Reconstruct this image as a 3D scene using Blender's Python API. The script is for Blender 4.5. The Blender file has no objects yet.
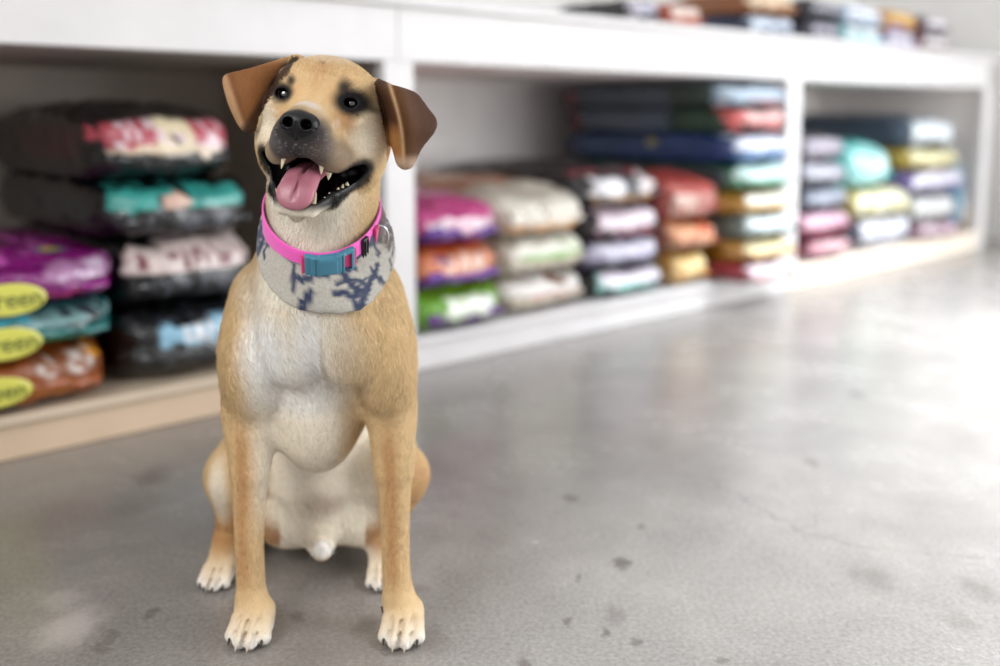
import bpy, math, random
import numpy as np
from mathutils import Vector, Matrix
from mathutils.bvhtree import BVHTree
sc = bpy.context.scene
C = sc.collection
random.seed(4); rng = np.random.default_rng(7)
# ------------------------------------------------------------------ camera
FP, PITCH, CY, HC = 972.0, math.radians(7), 235.0, .643
cp, sp = math.cos(PITCH), math.sin(PITCH)
def ray(px, py):
    v = py - CY
    return np.array([px - 500.0, FP * cp - v * sp, -v * cp - FP * sp])
def P(px, py, Y):
    d = ray(px, py)
    return np.array([d[0] / d[1] * Y, Y, HC + d[2] / d[1] * Y])
def G(px, py, z=0.0):
    d = ray(px, py); t = (z - HC) / d[2]
    return np.array([d[0] * t, d[1] * t, z])
cam = bpy.data.cameras.new('camera'); co = bpy.data.objects.new('camera', cam); C.objects.link(co)
co.location = (0, 0, HC); co.rotation_euler = (math.radians(90) - PITCH, 0, 0)
cam.sensor_width = 36; cam.lens = FP * 36 / 1000; cam.shift_y = -(333 - CY) / 1000
cam.clip_start = .05; cam.clip_end = 60
cam.dof.use_dof = True; cam.dof.focus_distance = 1.10; cam.dof.aperture_fstop = cam.lens / 1000 / .023
sc.camera = co
sc.view_settings.view_transform = 'Standard'; sc.view_settings.look = 'None'
sc.view_settings.gamma = 1; sc.view_settings.use_curve_mapping = False; sc.view_settings.exposure = 0.13

# ------------------------------------------------------------------ helpers
def srgb(*c):
    c = np.array(c, float) / 255.0
    return np.where(c <= .04045, c / 12.92, ((c + .055) / 1.055) ** 2.4)
def S(c): return tuple(srgb(*c)) + (1.0,)
def mesh_np(name, verts, faces, cols=None, smooth=True, mat=None, parent=None):
    """faces: (n,k) int array or list of lists"""
    me = bpy.data.meshes.new(name)
    verts = np.asarray(verts, np.float32)
    if isinstance(faces, np.ndarray):
        k = faces.shape[1]; n = len(faces)
        me.vertices.add(len(verts)); me.vertices.foreach_set('co', verts.ravel())
        me.loops.add(n * k); me.loops.foreach_set('vertex_index', faces.astype(np.int32).ravel())
        me.polygons.add(n); me.polygons.foreach_set('loop_start', np.arange(0, n * k, k, dtype=np.int32))
        me.polygons.foreach_set('loop_total', np.full(n, k, np.int32))
        me.update(calc_edges=True)
    else:
        me.from_pydata([tuple(map(float, v)) for v in verts], [], [tuple(f) for f in faces])
        me.update()
    me.validate()
    if smooth: me.polygons.foreach_set('use_smooth', np.ones(len(me.polygons), bool))
    if cols is not None:
        ca = me.color_attributes.new('Col', 'FLOAT_COLOR', 'POINT')
        cc = np.ones((len(verts), 4), np.float32); cc[:, :3] = cols
        ca.data.foreach_set('color', cc.ravel())
    if mat: me.materials.append(mat)
    o = bpy.data.objects.new(name, me); C.objects.link(o)
    if parent: o.parent = parent
    return o
def tag(o, label=None, cat=None, group=None, kind=None):
    if label: o['label'] = label
    if cat: o['category'] = cat
    if group: o['group'] = group
    if kind: o['kind'] = kind
    return o
def empty(name, loc=(0, 0, 0), rz=0):
    o = bpy.data.objects.new(name, None); C.objects.link(o)
    o.location = loc; o.rotation_euler = (0, 0, rz); o.empty_display_size = .05
    return o
class Mat:
    def __init__(s, name, rough=.5, color=None, **kw):
        s.m = bpy.data.materials.new(name); s.m.use_nodes = True
        s.t = s.m.node_tree; s.N = s.t.nodes; s.L = s.t.links
        s.b = s.N['Principled BSDF']; s.b.inputs['Roughness'].default_value = rough
        if color is not None: s.b.inputs['Base Color'].default_value = color
        for k, v in kw.items(): s.b.inputs[k.replace('_', ' ')].default_value = v
    def node(s, typ, **kw):
        n = s.N.new(typ)
        for k, v in kw.items(): setattr(n, k, v)
        return n
    def link(s, a, b): s.L.new(a, b)
    def noise(s, scale, detail=4, rough=.55, dist=0, coord='Object', sc3=None):
        tc = s.node('ShaderNodeTexCoord'); src = tc.outputs[coord]
        if sc3:
            mp = s.node('ShaderNodeMapping'); mp.inputs['Scale'].default_value = sc3; s.link(src, mp.inputs[0]); src = mp.outputs[0]
        n = s.node('ShaderNodeTexNoise'); n.inputs['Scale'].default_value = scale; n.inputs['Detail'].default_value = detail
        n.inputs['Roughness'].default_value = rough; n.inputs['Distortion'].default_value = dist
        s.link(src, n.inputs['Vector']); return n.outputs['Fac']
    def ramp(s, fac, stops):
        r = s.node('ShaderNodeValToRGB'); e = r.color_ramp.elements
        while len(e) < len(stops): e.new(.5)
        for k, (p, c) in enumerate(stops):
            e[k].position = p; e[k].color = c if hasattr(c, '__len__') else (c, c, c, 1)
        s.link(fac, r.inputs[0]); return r.outputs[0]
    def mix(s, fac, a, b, mode='MIX'):
        n = s.node('ShaderNodeMix', data_type='RGBA', blend_type=mode)
        for i, v in ((0, fac), (6, a), (7, b)):
            if hasattr(v, 'links') or isinstance(v, bpy.types.NodeSocket): s.link(v, n.inputs[i])
            else: n.inputs[i].default_value = v
        return n.outputs[2]
    def math(s, op, a, b=0, clamp=False):
        n = s.node('ShaderNodeMath', operation=op); n.use_clamp = clamp
        for i, v in ((0, a), (1, b)):
            if isinstance(v, bpy.types.NodeSocket): s.link(v, n.inputs[i])
            else: n.inputs[i].default_value = v
        return n.outputs[0]
    def bump(s, h, strength=.2, dist=.01):
        b = s.node('ShaderNodeBump'); b.inputs['Strength'].default_value = strength; b.inputs['Distance'].default_value = dist
        s.link(h, b.inputs['Height']); s.link(b.outputs[0], s.b.inputs['Normal'])
    def attr(s, name='Col'):
        a = s.node('ShaderNodeAttribute'); a.attribute_name = name; return a.outputs['Color']
    def base(s, sock): s.link(sock, s.b.inputs['Base Color'])
def box(bm_v, bm_f, lo, hi, frame=None, bev=0):
    pass
def box_obj(name, lo, hi, mat, parent=None, fr=None, bev=.003):
    """box between lo and hi in a frame fr (function mapping (n,3)->world)"""
    lo = np.array(lo, float); hi = np.array(hi, float)
    b = min(bev, *(abs(hi - lo) / 3))
    vs, fs = [], []
    # bevelled box: 24 verts
    idx = {}
    for sx in (0, 1):
        for sy in (0, 1):
            for sz in (0, 1):
                c = np.array([hi[0] if sx else lo[0], hi[1] if sy else lo[1], hi[2] if sz else lo[2]])
                s = np.array([-1 if sx else 1, -1 if sy else 1, -1 if sz else 1]) * b
                for ax in range(3):
                    o = s.copy(); o[ax] = 0
                    idx[(sx, sy, sz, ax)] = len(vs); vs.append(c + o)
    for ax in range(3):
        for s in (0, 1):
            a1, a2 = [a for a in range(3) if a != ax]
            q = []
            for u, v in ((0, 0), (1, 0), (1, 1), (0, 1)):
                k = [0, 0, 0]; k[ax] = s; k[a1] = u; k[a2] = v; q.append(idx[(*k, ax)])
            fs.append(q if (s == 1) == (ax != 1) else q[::-1])
    for ax in range(3):      # edges along ax
        a1, a2 = [a for a in range(3) if a != ax]
        for u in (0, 1):
            for v in (0, 1):
                k0 = [0, 0, 0]; k0[a1] = u; k0[a2] = v; k1 = list(k0); k1[ax] = 1
                fs.append([idx[(*k0, a1)], idx[(*k0, a2)], idx[(*k1, a2)], idx[(*k1, a1)]])
    for sx in (0, 1):
        for sy in (0, 1):
            for sz in (0, 1): fs.append([idx[(sx, sy, sz, a)] for a in range(3)])
    vs = np.array(vs)
    if fr is not None: vs = fr(vs)
    import bmesh
    o = mesh_np(name, vs, fs, smooth=False, mat=mat, parent=parent)
    bm = bmesh.new(); bm.from_mesh(o.data); bmesh.ops.recalc_face_normals(bm, faces=bm.faces[:]); bm.to_mesh(o.data); bm.free()
    return o
def sinoise(p, f, seed=0, oct=3):
    r = np.random.default_rng(seed); out = np.zeros(len(p)); a = 1.0
    for o in range(oct):
        for k in range(4):
            d = r.normal(size=3); d /= np.linalg.norm(d)
            out += a * np.sin(p @ d * f * r.uniform(.7, 1.4) + r.uniform(0, 6.28) + 1.3 * np.sin(p @ r.normal(size=3) * f * .5 + r.uniform(0, 6)))
        f *= 2; a *= .5
    return out / 4

# ------------------------------------------------------------------ shelf frame
A0 = G(0, 463); B0 = G(820, 283)
U = (B0 - A0); U /= np.linalg.norm(U); NN = np.array([U[1], -U[0], 0])   # NN points to the camera side
def on_front(px, py, w=0.0):
    """s along shelf and z where the pixel's ray meets the vertical plane w in front of the kick line"""
    d = ray(px, py); o = np.array([0, 0, HC])
    t = ((A0 + NN * w - o) @ NN) / (d @ NN); q = o + d * t
    return float((q - A0) @ U), float(q[2])
def SF(v):     # shelf coords (s, w, z) -> world ; w positive towards the room
    v = np.asarray(v); return A0 * [1, 1, 0] + v[:, :1] * U + v[:, 1:2] * NN + v[:, 2:3] * np.array([0, 0, 1.0])
SROT = math.atan2(U[1], U[0])
print('shelf posts', [on_front(x, y) for x, y in ((398, 372), (793, 290), (981, 249))], 'beam', [on_front(x, y, .0)[1] for x, y in ((0, 46), (398, 56), (780, 76), (978, 89), (398, 2), (780, 27), (960, 47))])
S1, S2, S3 = on_front(402, 371)[0], on_front(787, 291)[0], on_front(979, 249)[0]
HYAW=4.5; HPITCH_=-5; HROLL=8; HRES=0.0017; NFUR=260000

# ------------------------------------------------------------------ materials
def paint_mat(name, col, rough=.45, bumpy=.05, var=.04):
    m = Mat(name, rough)
    n = m.noise(9, 5)
    c = np.array(S(col)); m.base(m.ramp(n, [(.3, tuple(c * [1 - var] * 1 if False else [*(c[:3] * (1 - var)), 1])), (.7, tuple([*np.minimum(c[:3] * (1 + var), 1), 1]))]))
    n2 = m.noise(140, 3); m.bump(n2, bumpy, .002)
    return m.m
M_white = paint_mat('white_paint', (200, 196, 195))
M_tan = paint_mat('tan_paint', (196, 172, 146), .5)
M_cream = paint_mat('cream_paint', (226, 212, 196), .5)
M_inner = paint_mat('grey_inner_board', (178, 166, 156), .6)
M_inner2 = paint_mat('pale_inner_board', (236, 230, 226), .6)
M_wall = paint_mat('wall_paint', (218, 215, 211), .6)
M_plat = paint_mat('shelf_floor_board', (190, 172, 150), .55)

# ------------------------------------------------------------------ floor
def floor_mat():
    m = Mat('polished_concrete', .3)
    n1 = m.noise(1.1, 6, .6, .6); n2 = m.noise(4.5, 9, .68, .3); n3 = m.noise(160, 4, .7)
    a = m.ramp(n1, [(.3, S((106, 99, 93))), (.5, S((124, 117, 110))), (.72, S((142, 135, 129)))])
    b = m.ramp(n2, [(.3, S((94, 88, 83))), (.5, S((122, 116, 110))), (.7, S((150, 143, 136)))])
    c = m.mix(.5, a, b)
    c = m.mix(.16, c, m.ramp(n3, [(.35, (.12, .11, .1, 1)), (.7, (.75, .73, .7, 1))]))
    tc = m.node('ShaderNodeTexCoord'); src = tc.outputs['Object']
    wn = m.node('ShaderNodeTexNoise'); wn.inputs['Scale'].default_value = 28; wn.inputs['Detail'].default_value = 5; m.link(src, wn.inputs['Vector'])
    vm = m.node('ShaderNodeVectorMath', operation='MULTIPLY_ADD'); m.link(wn.outputs['Color'], vm.inputs[0]); vm.inputs[1].default_value = (.05, .05, 0); m.link(src, vm.inputs[2])
    off = m.node('ShaderNodeVectorMath', operation='SUBTRACT'); m.link(vm.outputs[0], off.inputs[0]); off.inputs[1].default_value = (.025, .025, 0)
    pos = off.outputs[0]
    spots = [(150, 477, .030, .55, 1), (150, 614, .010, .5, 0), (62, 600, .024, -.28, 1), (70, 628, .034, -.5, 1), (108, 640, .014, .4, 0), (620, 563, .013, .85, 0), (571, 499, .012, .6, 0), (640, 525, .006, .6, 0),
             (604, 632, .009, .8, 0), (563, 622, .006, .7, 0), (637, 644, .008, .7, 0), (523, 663, .012, .7, 0), (578, 577, .006, .6, 0), (812, 463, .014, .5, 0), (857, 394, .02, .5, 0),
             (872, 578, .026, .42, 1), (978, 590, .02, .4, 1), (960, 622, .02, .3, 1), (723, 663, .006, .6, 0), (299, 616, .012, .5, 0), (366, 625, .016, .5, 1), (421, 590, .012, .5, 1), (432, 643, .02, .4, 1), (486, 382, .012, .6, 0), (595, 355, .05, .3, 1), (600, 440, .12, .22, 1), (475, 480, .10, .18, 1), (615, 615, .02, .4, 0), (330, 640, .09, .2, 1), (50, 545, .10, .15, 1), (486, 540, .03, .25, 1)]
    for px, py, r, k, soft in spots:
        g = G(px, py)
        d = m.node('ShaderNodeVectorMath', operation='SUBTRACT'); m.link(pos, d.inputs[0]); d.inputs[1].default_value = tuple(g)
        s_ = m.node('ShaderNodeVectorMath', operation='MULTIPLY'); m.link(d.outputs[0], s_.inputs[0]); s_.inputs[1].default_value = (1 / r, .6 / r, 0)
        l = m.node('ShaderNodeVectorMath', operation='LENGTH'); m.link(s_.outputs[0], l.inputs[0])
        f = m.node('ShaderNodeMapRange'); f.interpolation_type = 'SMOOTHSTEP'; m.link(l.outputs['Value'], f.inputs['Value'])
        f.inputs['From Min'].default_value = 1.5 if soft else 1.25; f.inputs['From Max'].default_value = .2 if soft else .45
        f.inputs['To Min'].default_value = 0; f.inputs['To Max'].default_value = abs(k)
        tint = S((196, 188, 178)) if k < 0 else S((84, 76, 70))
        c = m.mix(f.outputs['Result'], c, tint)
    # hairline cracks
    for pts, wd, k in (([(708, 478), (745, 500), (800, 530), (870, 548), (1000, 560), (1150, 566)], .0035, .45), ([(800, 530), (822, 514)], .003, .35), ([(440, 470), (520, 500)], .003, .15)):
        for p0, p1 in zip(pts[:-1], pts[1:]):
            a0, a1 = G(*p0), G(*p1); ba = a1 - a0
            pa = m.node('ShaderNodeVectorMath', operation='SUBTRACT'); m.link(pos, pa.inputs[0]); pa.inputs[1].default_value = tuple(a0)
            dt = m.node('ShaderNodeVectorMath', operation='DOT_PRODUCT'); m.link(pa.outputs[0], dt.inputs[0]); dt.inputs[1].default_value = tuple(ba / (ba @ ba))
            h = m.math('MULTIPLY', dt.outputs['Value'], 1.0, True)
            sc_ = m.node('ShaderNodeVectorMath', operation='SCALE'); sc_.inputs[0].default_value = tuple(ba); m.link(h, sc_.inputs['Scale'])
            df = m.node('ShaderNodeVectorMath', operation='SUBTRACT'); m.link(pa.outputs[0], df.inputs[0]); m.link(sc_.outputs[0], df.inputs[1])
            l = m.node('ShaderNodeVectorMath', operation='LENGTH'); m.link(df.outputs[0], l.inputs[0])
            f = m.node('ShaderNodeMapRange'); m.link(l.outputs['Value'], f.inputs['Value'])
            f.inputs['From Min'].default_value = wd; f.inputs['From Max'].default_value = 0; f.inputs['To Max'].default_value = k
            c = m.mix(f.outputs['Result'], c, S((70, 62, 55)))
    m.base(c)
    rr = m.node('ShaderNodeMapRange'); m.link(n2, rr.inputs['Value']); rr.inputs['From Min'].default_value = .3; rr.inputs['From Max'].default_value = .7
    rr.inputs['To Min'].default_value = .2; rr.inputs['To Max'].default_value = .3; m.link(rr.outputs[0], m.b.inputs['Roughness'])
    m.bump(n3, .06, .002); m.b.inputs['Specular IOR Level'].default_value = .85
    return m.m
fl = box_obj('floor', (-4.5, -3.5, -.06), (7.5, 9.5, 0), floor_mat(), bev=.001); tag(fl, kind='structure')

# ------------------------------------------------------------------ walls, far end wall with a glazed shopfront out of frame
DEPTH = .90
SL, SE = -1.95 + S1, S3 + .055
wb = box_obj('wall_back', (SL - 1.2, -DEPTH - .14, 0), (SE + 2.0, -DEPTH - .02, 2.9), M_wall, fr=SF); tag(wb, kind='structure')
s_end = on_front(990, 229)[0] + .0
s_end = max(s_end, SE + .35)
we = box_obj('wall_right', (s_end, -DEPTH - .02, 0), (s_end + .12, .45, 2.9), M_wall, fr=SF); tag(we, kind='structure')
# window wall further along the end wall, beside the frame: a real opening with glass
we2 = box_obj('wall_right', (s_end, 3.6, 0), (s_end + .12, 6.0, 2.9), M_wall, fr=SF); tag(we2, kind='structure')
we3 = box_obj('wall_right', (s_end, .45, 2.6), (s_end + .12, 3.6, 2.9), M_wall, fr=SF); tag(we3, kind='structure')
M_alu = Mat('window_frame_metal', .35, S((90, 90, 92)), Metallic=.6).m
M_glass = Mat('window_glass', .02, (1, 1, 1, 1), Transmission_Weight=1.0, IOR=1.45).m
wf = empty('window_1'); tag(wf, kind='structure')
for a, b, z0, z1 in ((.45, .51, 0, 2.6), (2.0, 2.06, 0, 2.6), (3.54, 3.6, 0, 2.6)):
    box_obj('window_frame', (s_end + .03, a, z0), (s_end + .09, b, z1), M_alu, wf, SF)
for a, b in ((.51, 2.0), (2.06, 3.54)):
    box_obj('window_frame', (s_end + .03, a, 2.54), (s_end + .09, b, 2.6), M_alu, wf, SF)
    box_obj('window_frame', (s_end + .03, a, 0), (s_end + .09, b, .06), M_alu, wf, SF)
    box_obj('window_pane', (s_end + .055, a, .06), (s_end + .063, b, 2.54), M_glass, wf, SF, .001)

# ------------------------------------------------------------------ shelving
sh = empty('shelving_unit', tuple(SF([[S1, -.3, 0]])[0]), SROT)
def SP(name, lo, hi, mat, bev=.003, label=None):
    o = box_obj(name, lo, hi, mat, None, SF, bev)
    o.parent = sh; o.matrix_parent_inverse = (Matrix.Translation(sh.location) @ Matrix.Rotation(SROT, 4, 'Z')).inverted()
    if label: o['label'] = label
    return o
tag(sh, 'long built-in white shelving unit with low open bays full of pet food bags', 'shelf')
BH = .088; BT = .772; TT = .925
bays = [(SL, S1), (S1, S2), (S2, S3)]
for k, (a, b) in enumerate(bays):
    mk = (M_tan, M_white, M_cream)[k]
    SP('kick_board', (a + .001, -.02, 0), (b - .001, 0, BH - .02), mk, label=('tan kick board', 'white kick board', 'cream kick board')[k])
    SP('platform', (a + .001, -DEPTH, BH - .02), (b - .001, .012, BH), (M_plat, M_white, M_cream)[k])
    SP('back_panel', (a, -DEPTH - .018, BH), (b, -DEPTH, BT + .01), (M_inner, M_inner2, M_inner2)[k])
    SP('bay_ceiling', (a, -DEPTH, BT + .001), (b, -.031, BT + .012), (M_inner, M_inner2, M_inner2)[k])
    SP('front_rail', (a, -.03, BT), (b, 0, TT - .022), M_white)
for s in (SL, S1, S2, S3):
    SP('post', (s - .045, -.035, BH if s != S3 else 0), (s + .045, .004, BT + .001), M_white)
    SP('divider', (s - .012, -DEPTH, BH), (s + .012, -.035, BT), M_inner if s in (SL, S1) else M_inner2)
SP('top_board', (SL - .02, -DEPTH, TT - .022), (SE, .022, TT), M_white)

# ------------------------------------------------------------------ bags
def bag_mat():
    m = Mat('glossy_printed_film', .27)
    c = m.attr(); n = m.noise(60, 3)
    m.base(c); n2 = m.noise(34, 4, .6, 1.5)
    m.bump(n2, .8, .009); m.b.inputs['Coat Weight'].default_value = .5; m.b.inputs['Coat Roughness'].default_value = .16
    return m.m
M_bag = bag_mat()
_lat = {}
def lattice(n):
    if n in _lat: return _lat[n]
    nx, ny, nz = n; ids = {}; pts = []; fcs = []; fid = []
    def vid(i, j, k):
        if (i, j, k) not in ids: ids[(i, j, k)] = len(pts); pts.append((2 * i / nx - 1, 2 * j / ny - 1, 2 * k / nz - 1))
        return ids[(i, j, k)]
    for ax, (na, nb) in enumerate(((ny, nz), (nx, nz), (nx, ny))):
        for s in (0, 1):
            for a in range(na):
                for b in range(nb):
                    q = []
                    for u, v in ((a, b), (a + 1, b), (a + 1, b + 1), (a, b + 1)):
                        t = [0, 0, 0]; o = [x for x in range(3) if x != ax]; t[ax] = s * n[ax]; t[o[0]] = u; t[o[1]] = v; q.append(vid(*t))
                    if (s == 1) == (ax == 1): q = q[::-1]
                    fcs.append(q); fid.append((ax, s))
    _lat[n] = (np.array(pts, float), np.array(fcs, np.int32), np.array(fid)); return _lat[n]
NB = 0
def bag(spec):
    """spec: px rect of front end, w, label, group, base colour, front prints, top prints, side prints, extra"""
    global NB; NB += 1
    xl, xr, yt, yb, w, label, base = spec[:7]
    ex = spec[7] if len(spec) > 7 else {}
    ym = (yt + yb) / 2; xm = (xl + xr) / 2
    s0 = on_front(xl, ym, w)[0]; s1 = on_front(xr, ym, w)[0]; z1 = on_front(xm, yt, w)[1]; z0 = on_front(xm, yb, w)[1]
    if 'z' in ex: z0, z1 = ex['z']
    if 's' in ex: s0, s1 = ex['s']
    hx, hz = (s1 - s0) / 2, (z1 - z0) / 2; L = ex.get('L', .66); hy = L / 2
    big = ex.get('fine', 1)
    p, f, fid = lattice((30, 40, 14) if big else (16, 16, 10))
    seed = NB * 13
    e = 5.0
    q = p / (np.sum(np.abs(p) ** e, 1) ** (1 / e))[:, None]
    q = q * [1.05, 1.03, 1.12]; q[:, 0] = np.clip(q[:, 0], -1, 1)
    zt = q[:, 2].copy()
    taper = 1 - .30 * np.clip(np.abs(q[:, 1]) - .55, 0, 1) ** 2 / .2
    hump = 1 + (.22 if ex.get('top') and z1 < BT - .08 else 0) * np.cos(q[:, 0] * 1.4) * np.cos(q[:, 1] * 1.5) * (q[:, 2] > 0) * ex.get('hump', 1)
    v = np.stack([q[:, 0] * hx, q[:, 1] * hy, zt * hz * np.where(zt > 0, taper * hump, .5 + .5 * taper)], 1)
    wr = sinoise(v, 38, seed, 3); wr2 = sinoise(v * [1, .6, 1.2], 95, seed + 5, 2)
    nr = q / (np.array([hx, hy, hz]) * 1.0); nr /= np.linalg.norm(nr, axis=1)[:, None]
    amp = ex.get('amp', 1)
    v += nr * ((wr * .0062 + wr2 * .0026 * (1 + 1.5 * (p[:, 1] > .75))) * amp)[:, None]
    v[:, 2] = np.maximum(v[:, 2], -hz + .0006)
    if not ex.get('top'): v[:, 2] = np.minimum(v[:, 2], hz - .0006)
    v[:, 0] = np.clip(v[:, 0], -hx + .0008, hx - .0008)
    # prints
    fr_ = p[:, 1] > .90; tp = (p[:, 2] > .80) & ~fr_; sd = (p[:, 0] < -.85) & ~fr_ & ~tp
    col = np.tile(srgb(*base), (len(p), 1))
    A = (p[:, 0] + 1) / 2; B = (p[:, 2] + 1) / 2; Cc = (1 - p[:, 1]) / 2
    jit = sinoise(p, 5, seed + 2, 3) * .035
    def apply(mask, u, t, items):
        for it in items:
            u0, u1, t0, t1, c = it[:5]; kind = it[5] if len(it) > 5 else 'r'
            m_ = mask & (u + jit > u0) & (u + jit < u1) & (t - jit > t0) & (t - jit < t1)
            cc = srgb(*c)
            if kind == 'r': col[m_] = cc
            else:
                hsh = np.sin(np.floor(u * 27) * 12.9898 + np.floor(t * 5) * 78.233 + seed) * 43758.5453
                hsh = hsh - np.floor(hsh)
                mm = m_ & (hsh > (.45 if kind == 'x' else .62)); col[mm] = cc
    apply(fr_ | ((p[:, 2] > -.9) & (p[:, 1] > .80)), A, B, ex.get('F', []))
    apply(tp, A, Cc, ex.get('T', [])); apply(sd, Cc, B, ex.get('S', []))
    fade = 1 + .05 * sinoise(p, 9, seed + 3, 2); col = np.clip(col * fade[:, None] * .74, 0, 1)
    o = mesh_np('pet_food_bag', v, f, col, True, M_bag)
    c_ = SF([[(s0 + s1) / 2, w - hy, (z0 + z1) / 2]])[0]
    o.location = tuple(c_); o.rotation_euler = (ex.get('tx', 0), ex.get('ty', 0), SROT + math.pi + ex.get('rz', 0))
    # local frame: x along the shelf is mirrored by the half turn, so flip x,y
    me = o.data; vv = v.copy(); vv[:, 0] *= -1; vv[:, 1] *= -1
    o.rotation_euler[2] = SROT + ex.get('rz', 0)
    vv = v * [1, 1, 1]; vv[:, 1] = v[:, 1]
    # room side is NN = U rotated by -90 deg, so local +y (front) must map to NN: mirror y
    vv = np.stack([v[:, 0], -v[:, 1], v[:, 2]], 1)
    me.vertices.foreach_set('co', vv.astype(np.float32).ravel()); me.flip_normals(); me.update()
    tag(o, label, ex.get('cat', 'bag'), ex.get('g'))
    cur = Matrix.Identity(4)
    # label patch (child) on the front end
    fc = vv[f].mean(1); pc = p[f].mean(1)
    def patch(rect, name, lab, faceaxis=(1, 1), off=.0015):
        u0, u1, t0, t1 = rect
        sel = (fid[:, 0] == faceaxis[0]) & (fid[:, 1] == faceaxis[1])
        if faceaxis[0] == 1: a, b = (pc[:, 0] + 1) / 2, (pc[:, 2] + 1) / 2
        else: a, b = (pc[:, 0] + 1) / 2, (1 - pc[:, 1]) / 2
        sel &= (a > u0) & (a < u1) & (b > t0) & (b < t1)
        ff = f[sel]
        if len(ff) < 4: return
        ids, inv = np.unique(ff, return_inverse=True)
        nv = vv[ids] + (np.stack([nr[:, 0], -nr[:, 1], nr[:, 2]], 1)[ids]) * off
        c = mesh_np(name, nv, inv.reshape(ff.shape), col[ids], True, M_bag); c.parent = o
        c.data.flip_normals()
        if lab: c['label'] = lab
        return c
    if 'P' in ex: patch(ex['P'], 'label_panel', ex.get('pl'))
    # crimped seam across the front end
    if ex.get('seam', 1):
        n = 36; t = np.linspace(-.80, .80, n); zz = hz * (-.25 + .1 * np.sin(t * 3 + seed)) + 0
        yy = -(hy * .985) - .002
        rows = []
        for k, (dz, dy) in enumerate(((.0, .004), (.006, -.009), (-.006, -.015), (-.011, -.014), (-.004, -.005))):
            rows.append(np.stack([t * hx, yy + dy + .003 * np.sin(t * 24 + k + seed), zz + dz + .003 * np.sin(t * 17 + seed)], 1))
        V = np.concatenate(rows); K = len(rows)
        Fq = np.array([[k * n + i, k * n + i + 1, ((k + 1) % K) * n + i + 1, ((k + 1) % K) * n + i] for k in range(K) for i in range(n - 1)])
        sc_ = srgb(*ex.get('sc', base))
        c = mesh_np('sealed_end', V, Fq, np.tile(sc_, (len(V), 1)), True, M_bag, o)
    return o
W_, LG = (240, 236, 232), (200, 198, 196)
BK = (13, 13, 15)
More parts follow.
